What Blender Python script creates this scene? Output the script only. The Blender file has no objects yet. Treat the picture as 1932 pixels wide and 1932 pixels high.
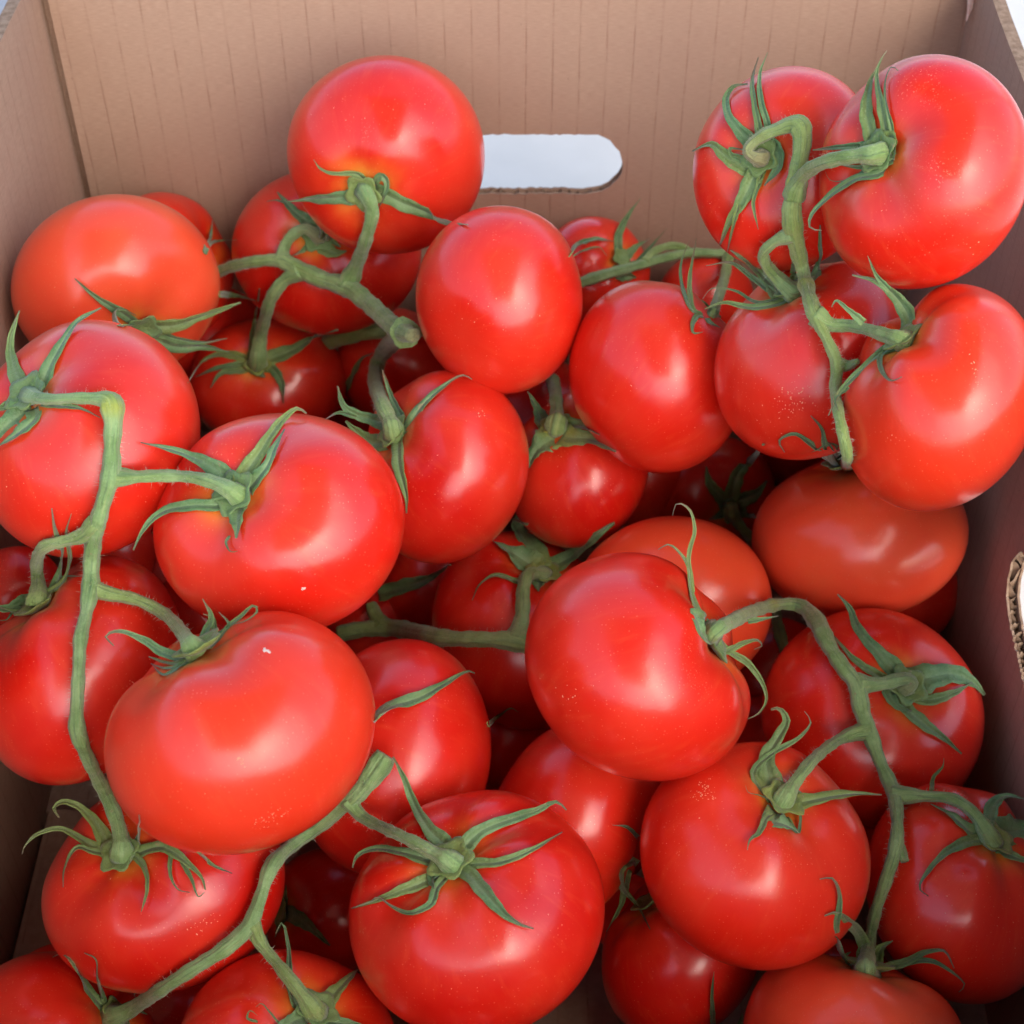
import bpy, math, random
import numpy as np
from mathutils import Vector
from mathutils.bvhtree import BVHTree
from mathutils.geometry import tessellate_polygon

S = bpy.context.scene
COL = S.collection
random.seed(7)
RNG = np.random.default_rng(7)

# ------------------------------------------------------------------ camera
FP = 3000.0                       # focal length, in pixels of a 1932 px wide print
HALF = 966.0
cam_d = bpy.data.cameras.new("camera")
cam = bpy.data.objects.new("camera", cam_d)
COL.objects.link(cam)
cam.rotation_euler = (math.radians(45), 0, 0)
cam_d.sensor_width = 36.0
cam_d.lens = 36.0 * FP / (2 * HALF)
cam_d.clip_start = 0.01
cam_d.clip_end = 200.0
cam_d.dof.use_dof = True
cam_d.dof.focus_distance = 0.52
cam_d.dof.aperture_fstop = 22.0
S.camera = cam

# ------------------------------------------------------------------ light
SUN_EL, SUN_ROT = math.radians(43), math.radians(156)
world = bpy.data.worlds.new("World")
S.world = world
world.use_nodes = True
wn = world.node_tree
sky = wn.nodes.new("ShaderNodeTexSky")
sky.sky_type = 'NISHITA'
sky.sun_disc = False
sky.sun_elevation = SUN_EL
sky.sun_rotation = SUN_ROT
sky.dust_density = 2.5
sky.ozone_density = 1.0
sky.air_density = 1.0
bg = wn.nodes["Background"]
bg.inputs["Strength"].default_value = 0.15
wn.links.new(sky.outputs[0], bg.inputs["Color"])

sun_d = bpy.data.lights.new("sun", 'SUN')
sun_d.energy = 0.65
sun_d.angle = math.radians(80)
sun_d.color = (1.0, 0.93, 0.86)
sun = bpy.data.objects.new("sun", sun_d)
COL.objects.link(sun)
sdir = Vector((math.sin(SUN_ROT) * math.cos(SUN_EL), math.cos(SUN_ROT) * math.cos(SUN_EL), math.sin(SUN_EL)))
sun.rotation_euler = sdir.to_track_quat('Z', 'Y').to_euler()

S.view_settings.view_transform = 'Standard'
S.view_settings.look = 'None'
S.view_settings.exposure = 1.44
S.view_settings.gamma = 1.0

# ------------------------------------------------------------------ helpers
C45 = math.sqrt(0.5)
RIGHT = np.array([1.0, 0, 0]); UP = np.array([0, C45, C45]); FWD = np.array([0, C45, -C45])

def ray(px, py):
    """view ray through a print pixel, per metre of forward depth"""
    return FWD + (px - HALF) / FP * RIGHT - (py - HALF) / FP * UP

def proj(P):
    P = np.asarray(P)
    d = P @ FWD
    return HALF + FP * (P @ RIGHT) / d, HALF - FP * (P @ UP) / d, d

def link(o, parent=None):
    COL.objects.link(o)
    if parent is not None:
        o.parent = parent
    return o

def mesh_obj(name, verts, faces, mats, parent=None, smooth=True, attrs=None, matidx=None):
    me = bpy.data.meshes.new(name)
    me.from_pydata([tuple(map(float, v)) for v in verts], [], [tuple(map(int, f)) for f in faces])
    for m in (mats if isinstance(mats, (list, tuple)) else [mats]):
        me.materials.append(m)
    if smooth:
        me.polygons.foreach_set("use_smooth", [True] * len(me.polygons))
    if matidx is not None:
        me.polygons.foreach_set("material_index", matidx)
    if attrs:
        for k, vals in attrs.items():
            a = me.attributes.new(k, 'FLOAT', 'POINT')
            a.data.foreach_set("value", np.asarray(vals, dtype=np.float32))
    me.update()
    return link(bpy.data.objects.new(name, me), parent)

def tag(o, label=None, cat=None, group=None, kind=None):
    if label: o["label"] = label
    if cat: o["category"] = cat
    if group: o["group"] = group
    if kind: o["kind"] = kind
    return o

# ------------------------------------------------------------------ materials
class NT:
    def __init__(self, name):
        self.m = bpy.data.materials.new(name); self.m.use_nodes = True
        self.t = self.m.node_tree; self.b = self.t.nodes["Principled BSDF"]
    def n(self, kind, **kw):
        nd = self.t.nodes.new(kind)
        for k, v in kw.items():
            if isinstance(k, str) and hasattr(nd, k) and k not in nd.inputs.keys():
                setattr(nd, k, v)
            else:
                nd.inputs[k].default_value = v
        return nd
    def l(self, a, b): self.t.links.new(a, b)
    def math(self, op, a, b=None, c=None, clamp=False):
        nd = self.t.nodes.new("ShaderNodeMath"); nd.operation = op; nd.use_clamp = clamp
        for i, x in enumerate((a, b, c)):
            if x is None: continue
            if isinstance(x, (int, float)): nd.inputs[i].default_value = x
            else: self.l(x, nd.inputs[i])
        return nd.outputs[0]
    def ramp(self, fac, lo, hi):
        nd = self.t.nodes.new("ShaderNodeMapRange"); nd.interpolation_type = 'SMOOTHSTEP'
        self.l(fac, nd.inputs[0]); nd.inputs[1].default_value = lo; nd.inputs[2].default_value = hi
        return nd.outputs[0]
    def mix(self, fac, a, b, blend='MIX'):
        nd = self.t.nodes.new("ShaderNodeMix"); nd.data_type = 'RGBA'; nd.blend_type = blend
        for s, x in ((nd.inputs[0], fac), (nd.inputs[6], a), (nd.inputs[7], b)):
            if isinstance(x, (int, float)): s.default_value = x
            elif isinstance(x, tuple): s.default_value = (*x, 1) if len(x) == 3 else x
            else: self.l(x, s)
        return nd.outputs[2]
    def noise(self, vec, scale, detail=2.0, rough=0.5):
        nd = self.t.nodes.new("ShaderNodeTexNoise"); nd.inputs["Scale"].default_value = scale
        nd.inputs["Detail"].default_value = detail; nd.inputs["Roughness"].default_value = rough
        if vec is not None: self.l(vec, nd.inputs["Vector"])
        return nd.outputs[0]
    def coords(self, which="Object", scale=None):
        tc = self.t.nodes.new("ShaderNodeTexCoord"); o = tc.outputs[which]
        if scale:
            mp = self.t.nodes.new("ShaderNodeMapping"); mp.inputs["Scale"].default_value = scale
            self.l(o, mp.inputs[0]); o = mp.outputs[0]
        return o
    def attr(self, name):
        a = self.t.nodes.new("ShaderNodeAttribute"); a.attribute_name = name
        return a.outputs["Fac"]
    def bump(self, h, strength, dist):
        b = self.t.nodes.new("ShaderNodeBump"); self.bn = b; b.inputs["Strength"].default_value = strength
        b.inputs["Distance"].default_value = dist; self.l(h, b.inputs["Height"])
        self.l(b.outputs[0], self.b.inputs["Normal"])

def tomato_material():
    k = NT("tomato_skin")
    oi = k.t.nodes.new("ShaderNodeObjectInfo")
    vec = k.coords()
    add = k.t.nodes.new("ShaderNodeVectorMath"); add.operation = 'MULTIPLY_ADD'
    k.l(oi.outputs["Random"], add.inputs[0]); add.inputs[1].default_value = (7, 3, 5); k.l(vec, add.inputs[2])
    v = add.outputs[0]
    base = k.mix(k.ramp(k.noise(v, 26, 3, .55), .35, .7), oi.outputs["Color"],
                 k.mix(0.55, oi.outputs["Color"], (0.76, 0.050, 0.020)))
    sh = k.attr("shoulder")                                           # paler ripening ring close to the stem
    base = k.mix(k.math('MULTIPLY', sh, k.ramp(k.noise(v, 60, 3), .3, .75)), base, (0.80, 0.30, 0.035))
    mp = k.t.nodes.new("ShaderNodeCombineXYZ")                         # faint streaks running from the stem to the tip
    for q, nm in enumerate(("lonc", "lons", "lat")): k.l(k.attr(nm), mp.inputs[q])
    st = k.t.nodes.new("ShaderNodeVectorMath"); st.operation = 'MULTIPLY_ADD'
    k.l(oi.outputs["Random"], st.inputs[0]); st.inputs[1].default_value = (9, 4, 6); k.l(mp.outputs[0], st.inputs[2])
    base = k.mix(k.math('MULTIPLY', k.ramp(k.noise(st.outputs[0], 11, 3, .6), .5, .8), .28), base, (0.76, 0.085, 0.025))
    # tiny pale lenticels, denser in worn patches
    vo = k.t.nodes.new("ShaderNodeTexVoronoi"); vo.inputs["Scale"].default_value = 850; k.l(v, vo.inputs["Vector"])
    sep = k.t.nodes.new("ShaderNodeSeparateColor"); k.l(vo.outputs["Color"], sep.inputs[0])
    dots = k.math('MULTIPLY', k.math('SUBTRACT', 1.0, k.ramp(vo.outputs["Distance"], .10, .24)),
                  k.ramp(sep.outputs[0], .45, .9))
    worn = k.ramp(k.noise(v, 34, 4, .6), .60, .72)
    vo2 = k.noise(v, 1500, 2, .6)
    scuff = k.math('MULTIPLY', worn, k.ramp(vo2, .60, .74))
    base = k.mix(k.math('MULTIPLY', dots, .26), base, (0.88, 0.34, 0.19))
    base = k.mix(k.math('MULTIPLY', scuff, .50), base, (0.85, 0.42, 0.25))
    k.l(base, k.b.inputs["Base Color"])
    k.b.inputs["Subsurface Weight"].default_value = 0.22
    k.b.inputs["Subsurface Radius"].default_value = (1.0, 0.12, 0.05)
    k.b.inputs["Subsurface Scale"].default_value = 0.006
    k.b.inputs["IOR"].default_value = 1.50
    k.b.inputs["Roughness"].default_value = .45
    k.b.inputs["Specular IOR Level"].default_value = .07
    k.b.inputs["Coat Weight"].default_value = 1.0
    k.b.inputs["Coat IOR"].default_value = 1.5
    k.l(k.math('ADD', k.math('MULTIPLY', k.noise(v, 45, 3), .14), .17), k.b.inputs["Coat Roughness"])
    h = k.math('ADD', k.math('MULTIPLY', k.noise(v, 38, 2, .5), 1.0), k.math('MULTIPLY', k.noise(v, 1100, 1), .035))
    k.bump(h, .30, .0022); k.l(k.bn.outputs[0], k.b.inputs['Coat Normal'])
    return k.m

def green_material(name, a, b, tip, yellow, rough=.55, streak=False):
    k = NT(name)
    oi = k.t.nodes.new("ShaderNodeObjectInfo")
    vec = k.coords()
    add = k.t.nodes.new("ShaderNodeVectorMath"); add.operation = 'MULTIPLY_ADD'
    k.l(oi.outputs["Random"], add.inputs[0]); add.inputs[1].default_value = (3, 5, 7); k.l(vec, add.inputs[2])
    v = add.outputs[0]
    base = k.mix(k.ramp(k.noise(v, 110, 4, .65), .3, .72), a, b)
    base = k.mix(k.ramp(oi.outputs["Random"], 0.2, 1.3), base, k.mix(.5, base, yellow))
    base = k.mix(k.math('MULTIPLY', k.attr("yellow"), k.ramp(k.noise(v, 160, 3), .25, .6)), base, yellow)
    base = k.mix(k.attr("tip"), base, tip)
    base = k.mix(k.math('MULTIPLY', k.ramp(k.attr('vein'), -.05, -.9), .35), base, (0.24, 0.34, 0.17))
    mp = k.t.nodes.new("ShaderNodeCombineXYZ")
    for q, nm in enumerate(("lonc", "lons", "lat")): k.l(k.attr(nm), mp.inputs[q])
    strk = k.noise(mp.outputs[0], 3.2, 4, .65)
    if streak: base = k.mix(k.math('MULTIPLY', k.ramp(strk, .5, .72), .6), base, (0.05, 0.115, 0.055)); base = k.mix(k.math('MULTIPLY', k.ramp(strk, .46, .30), .5), base, (0.36, 0.45, 0.17))
    nick = k.math('MULTIPLY', k.ramp(k.noise(v, 240, 3, .6), .66, .74), .7)
    base = k.mix(nick, base, (0.30, 0.24, 0.12))
    fine = k.ramp(k.noise(v, 1700, 2, .6), .60, .75)                   # pale down
    base = k.mix(k.math('MULTIPLY', fine, .30), base, (0.42, 0.50, 0.34))
    dark = k.ramp(k.noise(v, 420, 3, .6), .64, .78)
    base = k.mix(k.math('MULTIPLY', dark, .45), base, (0.035, 0.07, 0.04))
    k.l(base, k.b.inputs["Base Color"])
    k.b.inputs["Roughness"].default_value = rough
    k.b.inputs["Specular IOR Level"].default_value = .35
    k.b.inputs["Subsurface Weight"].default_value = 0.12
    k.b.inputs["Subsurface Radius"].default_value = (.5, 1.0, .3)
    k.b.inputs["Subsurface Scale"].default_value = 0.0012
    k.b.inputs["Sheen Weight"].default_value = .22
    k.b.inputs["Sheen Roughness"].default_value = .4
    h = k.math('ADD', k.math('ADD', k.noise(v, 700, 3, .6), k.math('MULTIPLY', strk, 1.5 if streak else 0)), k.math('MULTIPLY', k.attr("vein"), 1.2))
    k.bump(h, .75, .0008)
    return k.m

def card_material(name, axis, a=(0.345, 0.218, 0.148), b=(0.445, 0.302, 0.210), pitch=0.0119, lo=.40):
    """kraft liner: fibre, faint broken score lines where the flutes show through"""
    k = NT(name)
    vec = k.coords()
    sep = k.t.nodes.new("ShaderNodeSeparateXYZ"); k.l(vec, sep.inputs[0])
    run, up = sep.outputs[axis], sep.outputs[2]
    mp = k.t.nodes.new("ShaderNodeMapping"); k.l(vec, mp.inputs[0])
    sc = [60.0, 60.0, 700.0]; mp.inputs["Scale"].default_value = sc
    fib = k.noise(mp.outputs[0], 4.0, 4, .65)
    mp2 = k.t.nodes.new("ShaderNodeMapping"); k.l(vec, mp2.inputs[0])
    sc2 = [300.0, 300.0, 75.0]; mp2.inputs["Scale"].default_value = sc2
    brk = k.noise(mp2.outputs[0], 1.0, 2, .5)
    blot = k.noise(vec, 14, 4, .6)
    base = k.mix(k.ramp(fib, .25, .78), a, b)
    base = k.mix(k.math('MULTIPLY', k.ramp(blot, .35, .7), .35), base, (0.34, 0.205, 0.150))
    wob = k.math('MULTIPLY', k.math('SUBTRACT', k.noise(vec, 18, 1), .5), .0009)
    fr = k.math('FRACT', k.math('DIVIDE', k.math('ADD', run, wob), pitch))
    dist = k.math('ABSOLUTE', k.math('SUBTRACT', fr, .5))
    line = k.math('MULTIPLY', k.math('SUBTRACT', 1.0, k.ramp(dist, .008, .055)), k.ramp(brk, .42, .62))
    base = k.mix(k.math('MULTIPLY', line, .30), base, (0.22, 0.115, 0.07))
    base = k.mix(k.math('MULTIPLY', k.math('SUBTRACT', 1.0, k.ramp(dist, .0, .09)), .16), base, (0.24, 0.13, 0.085))
    speck = k.ramp(k.noise(vec, 420, 2, .5), .755, .80)
    base = k.mix(k.math('MULTIPLY', speck, .5), base, (0.10, 0.06, 0.04))
    k.l(base, k.b.inputs["Base Color"])
    k.b.inputs["Roughness"].default_value = .78
    k.b.inputs["Specular IOR Level"].default_value = .25
    wave = k.math('SINE', k.math('MULTIPLY', run, 2 * math.pi / pitch))
    h = k.math('ADD', k.math('MULTIPLY', wave, .10), k.math('ADD', k.math('MULTIPLY', fib, .35), k.math('MULTIPLY', line, -.6)))
    k.bump(h, .35, .0006)
    return k.m

def plain_material(name, a, b, scale, rough=.8, bump=.3):
    k = NT(name)
    vec = k.coords()
    nz = k.noise(vec, scale, 4, .6)
    k.l(k.mix(k.ramp(nz, .3, .7), a, b), k.b.inputs["Base Color"])
    k.b.inputs["Roughness"].default_value = rough
    k.bump(nz, bump, .001)
    return k.m

M_TOM = tomato_material()
M_SEPAL = green_material("calyx_green", (0.078, 0.168, 0.060), (0.158, 0.275, 0.108), (0.23, 0.155, 0.08), (0.27, 0.29, 0.045))
M_STEM = green_material("vine_green", (0.155, 0.270, 0.080), (0.275, 0.415, 0.170), (0.27, 0.20, 0.12), (0.29, 0.34, 0.055), streak=True)
M_HAIR = plain_material("stem_hair", (0.40, 0.45, 0.30), (0.52, 0.52, 0.40), 200, .6, 0)
M_CARDX = card_material("cardboard_across", 0)
M_CARDY = card_material("cardboard_along", 1, pitch=.0105)
M_FLUTE = plain_material("cardboard_cut_edge", (0.20, 0.12, 0.07), (0.34, 0.23, 0.15), 300, .9)
M_CLOTH = plain_material("white_tablecloth", (0.62, 0.60, 0.545), (0.67, 0.645, 0.585), 12, .85, .2)
def canvas_material():
    k = NT("cream_canvas")
    k.b.inputs["Base Color"].default_value = (.62, .50, .36, 1); k.b.inputs["Roughness"].default_value = .9
    tr = k.n("ShaderNodeBsdfTranslucent"); tr.inputs[0].default_value = (.62, .48, .32, 1)
    mx = k.n("ShaderNodeMixShader"); mx.inputs[0].default_value = .3
    k.l(k.b.outputs[0], mx.inputs[1]); k.l(tr.outputs[0], mx.inputs[2])
    k.l(mx.outputs[0], k.t.nodes["Material Output"].inputs[0])
    return k.m
M_CANVAS = canvas_material()
M_GROUND = plain_material("grey_paving", (0.24, 0.255, 0.28), (0.34, 0.35, 0.37), 6, .85)
M_SCAR = plain_material("dry_scar", (0.66, 0.42, 0.32), (0.74, 0.58, 0.48), 500, .8)
M_FLECK = plain_material("skin_fleck", (0.74, 0.20, 0.10), (0.80, 0.36, 0.20), 500, .7)

# ------------------------------------------------------------------ ground, table
FLOOR = -0.573
def grid_sheet(name, x0, x1, y0, y1, z, mat, kind=None):
    o = mesh_obj(name, [(x0, y0, z), (x1, y0, z), (x1, y1, z), (x0, y1, z)], [(0, 1, 2, 3)], mat, smooth=False)
    return o
tag(grid_sheet("ground", -60, 60, -60, 60, -1.42, M_GROUND), kind='structure')

def box_verts(x0, x1, y0, y1, z0, z1):
    v = [(x0, y0, z0), (x1, y0, z0), (x1, y1, z0), (x0, y1, z0), (x0, y0, z1), (x1, y0, z1), (x1, y1, z1), (x0, y1, z1)]
    f = [(0, 3, 2, 1), (4, 5, 6, 7), (0, 1, 5, 4), (1, 2, 6, 5), (2, 3, 7, 6), (3, 0, 4, 7)]
    return v, f
def empty(name, loc):
    e = bpy.data.objects.new(name, None); e.location = loc; e.empty_display_size = .02
    return link(e)
def bevel(o, w, n=2):
    m = o.modifiers.new("bevel", 'BEVEL'); m.width = w; m.segments = n; m.limit_method = 'ANGLE'
    return o
TX0, TX1, TY0, TY1 = -0.305, 1.30, -0.12, 1.9
tab = tag(empty("market_table", ((TX0 + TX1) / 2, .9, -1.42)), "white cloth covered table under the cardboard box", "table")
TZ = FLOOR - .0085
def tpart(name, b, mat, bw=.004):
    v, f = box_verts(*b)
    v = [(x - tab.location.x, y - tab.location.y, z - tab.location.z) for x, y, z in v]
    return bevel(mesh_obj(name, v, f, mat, tab, smooth=False), bw)
tpart("table_top", (TX0, TX1, TY0, TY1, TZ - .03, TZ), M_CLOTH)
for lx in (TX0 + .05, TX1 - .1):
    for ly in (TY0 + .05, TY1 - .1):
        tpart("leg", (lx, lx + .05, ly, ly + .05, -1.42, TZ - .031), M_GROUND)

# ------------------------------------------------------------------ unseen canopy, added overhead to shape the tomatoes' reflections
can = tag(empty("unseen_canopy", (0, .5, -1.42)), "unseen cream canvas canopy added high above the box to shape reflections", "canopy")
CX0, CX1, CY0, CY1 = -.60, .50, -1.3, .75
V, F = [], []
for i in range(13):
    for j in range(13):
        x = CX0 + (CX1 - CX0) * i / 12; y = CY0 + (CY1 - CY0) * j / 12
        V.append((x, y - .5, 1.42 + .95 - .05 * math.sin(math.pi * i / 12) * math.sin(math.pi * j / 12)))
for i in range(12):
    for j in range(12): F.append((i * 13 + j, i * 13 + j + 1, i * 13 + 14 + j, i * 13 + 13 + j))
so = mesh_obj("canvas", V, F, M_CANVAS, can); md = so.modifiers.new("thick", 'SOLIDIFY'); md.thickness = .003
for px_ in (CX0, CX1):
    for py_ in (CY0, CY1):
        v, f = box_verts(px_ - .015, px_ + .015, py_ - .515, py_ - .485, 0, 1.42 + .955)
        bevel(mesh_obj("pole", v, f, M_GROUND, can, smooth=False), .004)

# ------------------------------------------------------------------ cardboard box
YB, YF = 0.640, 0.045
TH = 0.0052
boxe = tag(empty("cardboard_box", (0, .34, FLOOR - .008)), "open brown corrugated cardboard box full of tomatoes, with hand holes", "box")
def panel(name, org, run, up, thick, outline, hole, mat, w=TH, liner=.0009):
    """corrugated panel: two liners and, round the hand hole, the fluted sheet between them"""
    org, run, up, thick = map(np.array, (org, run, up, thick))
    def sheet(t0, t1, V, F, I):
        loops = [outline] + ([hole] if hole is not None else [])
        tris = tessellate_polygon([[Vector((a, b, 0)) for a, b in lp] for lp in loops])
        flat = [p for lp in loops for p in lp]
        n0 = len(V); n = len(flat)
        for t in (t0, t1):
            for a, b in flat: V.append(org + run * a + up * b + thick * t)
        for a, b, c in tris:
            F.append((n0 + a, n0 + b, n0 + c)); I.append(0)
            F.append((n0 + n + c, n0 + n + b, n0 + n + a)); I.append(0)
        s = 0
        for lp in loops:
            m = len(lp)
            for i in range(m):
                j = (i + 1) % m
                F.append((n0 + s + i, n0 + s + j, n0 + n + s + j, n0 + n + s + i)); I.append(1)
            s += m
    V, F, I = [], [], []
    sheet(0, liner, V, F, I); sheet(w - liner, w, V, F, I)
    # outer border closing strip
    m = len(outline); n0 = len(V)
    for t in (liner, w - liner):
        for a, b in outline: V.append(org + run * a + up * b + thick * t)
    for i in range(m):
        j = (i + 1) % m
        F.append((n0 + i, n0 + j, n0 + m + j, n0 + m + i)); I.append(1)
    loc = np.array(boxe.location)
    o = mesh_obj(name, [v - loc for v in V], F, [mat, M_FLUTE], boxe, smooth=False, matidx=I)
    if hole is not None:
        hx = [p[0] for p in hole]; hz = [p[1] for p in hole]
        x0, x1, zc = min(hx) - .02, max(hx) + .02, (min(hz) + max(hz)) / 2
        def edge(x, lower):
            ys = []
            for (a, b), (c, d) in zip(hole, hole[1:] + hole[:1]):
                if (a - x) * (c - x) <= 0 and a != c: ys.append(b + (d - b) * (x - a) / (c - a))
            if not ys: return zc
            return min(ys) if lower else max(ys)
        V, F = [], []
        N = 700
        for i in range(N):
            x = x0 + (x1 - x0) * i / (N - 1)
            t = w / 2 + (w / 2 - liner) * math.sin(2 * math.pi * x / .0050 + .8 * math.sin(x * 330))
            jag = .0008 * math.sin(x * 1300) + .0007 * math.sin(x * 3100 + 1)
            for b in (min(hz) - .02, edge(x, True) - .0006 + jag, edge(x, False) + .0008 + jag, max(hz) + .02):
                V.append(org + run * x + up * b + thick * t - loc)
        for i in range(N - 1):
            for q in (0, 2):
                F.append((i * 4 + q, i * 4 + q + 1, i * 4 + 4 + q + 1, i * 4 + 4 + q))
        fl = mesh_obj("fluting", V, F, M_FLUTE, boxe, smooth=True)
    return o

def slot(x0, x1, z0, z1, seed, r=None, j=.00045):
    """hand hole with a torn, slightly wavy edge"""
    rg = random.Random(seed); r = r or (z1 - z0) / 2; pts = []
    def jit(s=j): return rg.uniform(-s, s)
    n = 46
    for i in range(n): pts.append((x0 + r + (x1 - x0 - 2 * r) * i / n, z0 + jit()))
    for i in range(14):
        a = -math.pi / 2 + math.pi * i / 14; pts.append((x1 - r + r * math.cos(a) + jit(), (z0 + z1) / 2 + (z1 - z0) / 2 * math.sin(a) + jit()))
    for i in range(n): 
        u = i / n
        pts.append((x1 - r - (x1 - x0 - 2 * r) * u, z1 + jit(.0003) + .0035 * max(0, u - .35) * math.sin(u * 5 + .3)))
    for i in range(14):
        a = math.pi / 2 + math.pi * i / 14; pts.append((x0 + r + r * math.cos(a) + jit(), (z0 + z1) / 2 + (z1 - z0) / 2 * math.sin(a) + jit()))
    return pts

RIMZ = -0.310
HB = RIMZ - FLOOR
def rim(L, seed, h=HB):
    rg = random.Random(seed)
    top = [(L - L * i / 24, h + .0012 * math.sin(i * .9 + seed) * (0 < i < 24)) for i in range(25)]
    return [(0, -.0078), (L, -.0078)] + top
LX0, LX1 = -0.1985, -0.2035     # left wall: front, back
RX0, RX1 = 0.1735, 0.1975       # right wall: front, back
bw = RX1 - LX1
HZB, HZT = -0.4265 - FLOOR, -0.3945 - FLOOR
panel("back_panel", (LX1 + .0036, YB, FLOOR), (1, 0, 0), (0, 0, 1), (0, 1, 0), rim(bw - .0036, 3),
      slot(.141, .2515, HZB, HZT, 5), M_CARDX)
def wall_dir(xf, xb):
    d = np.array([xb - xf, YB - YF, 0]); L = np.linalg.norm(d); return d / L, L
dl, LL = wall_dir(LX0, LX1)
panel("side_panel", (LX0, YF, FLOOR), dl, (0, 0, 1), (-dl[1], dl[0], 0), rim(LL + .0052, 5, HB - .005), None, M_CARDY)
dr, LR = wall_dir(RX0, RX1)
panel("side_panel", (RX0, YF, FLOOR), dr, (0, 0, 1), (dr[1], -dr[0], 0), rim(LR + .001, 9),
      slot(.285, .366, .1190, .1510, 8, j=.0010), M_CARDY)
panel("front_panel", (LX0, YF - .001, FLOOR), (1, 0, 0), (0, 0, 1), (0, -1, 0), rim(RX0 - LX0, 4),
      None, M_CARDX)
loc = np.array(boxe.location)
def bpart(name, b, mat):
    v, f = box_verts(*b)
    return bevel(mesh_obj(name, [np.array(q) - loc for q in v], f, mat, boxe, smooth=False), .0008)
bpart("floor_flap", (LX0 - .0005, RX0 + .012, .05, .393, FLOOR - .003, FLOOR), M_CARDX)
bpart("floor_flap", (LX1 - .002, RX1 + .002, .3945, YB + .004, FLOOR - .008, FLOOR - .005), M_CARDX)
for nm, b in (("corner_flap", (LX1 - .008, LX1 + .006, YB + .0053, YB + .0073, FLOOR, RIMZ - .003)),
              ("base_sheet", (LX1 - .004, RX1 + .004, YF, YB + .004, FLOOR - .0083, FLOOR - .0081))):
    bpart(nm, b, M_CARDX)
# torn paper splinter at the back right corner
tv, tf = [], []
for i, (x, y, z, w) in enumerate([(.1955, .634, -.318, .0010), (.1950, .632, -.324, .0014), (.1953, .631, -.3285, .0011), (.1945, .630, -.3325, .0002)]):
    tv += [np.array((x - w, y, z)) - loc, np.array((x, y - .001, z)) - loc, np.array((x + w, y, z + .001)) - loc]
    if i: tf += [(3 * i - 3, 3 * i - 2, 3 * i + 1, 3 * i), (3 * i - 2, 3 * i - 1, 3 * i + 2, 3 * i + 1)]
mesh_obj("torn_paper", tv, tf, M_SCAR, boxe)

# ------------------------------------------------------------------ tomatoes
R1 = (0.60, 0.009, 0.004); R2 = (0.66, 0.015, 0.005); R3 = (0.70, 0.034, 0.009); R4 = (0.80, 0.085, 0.028)
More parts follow.
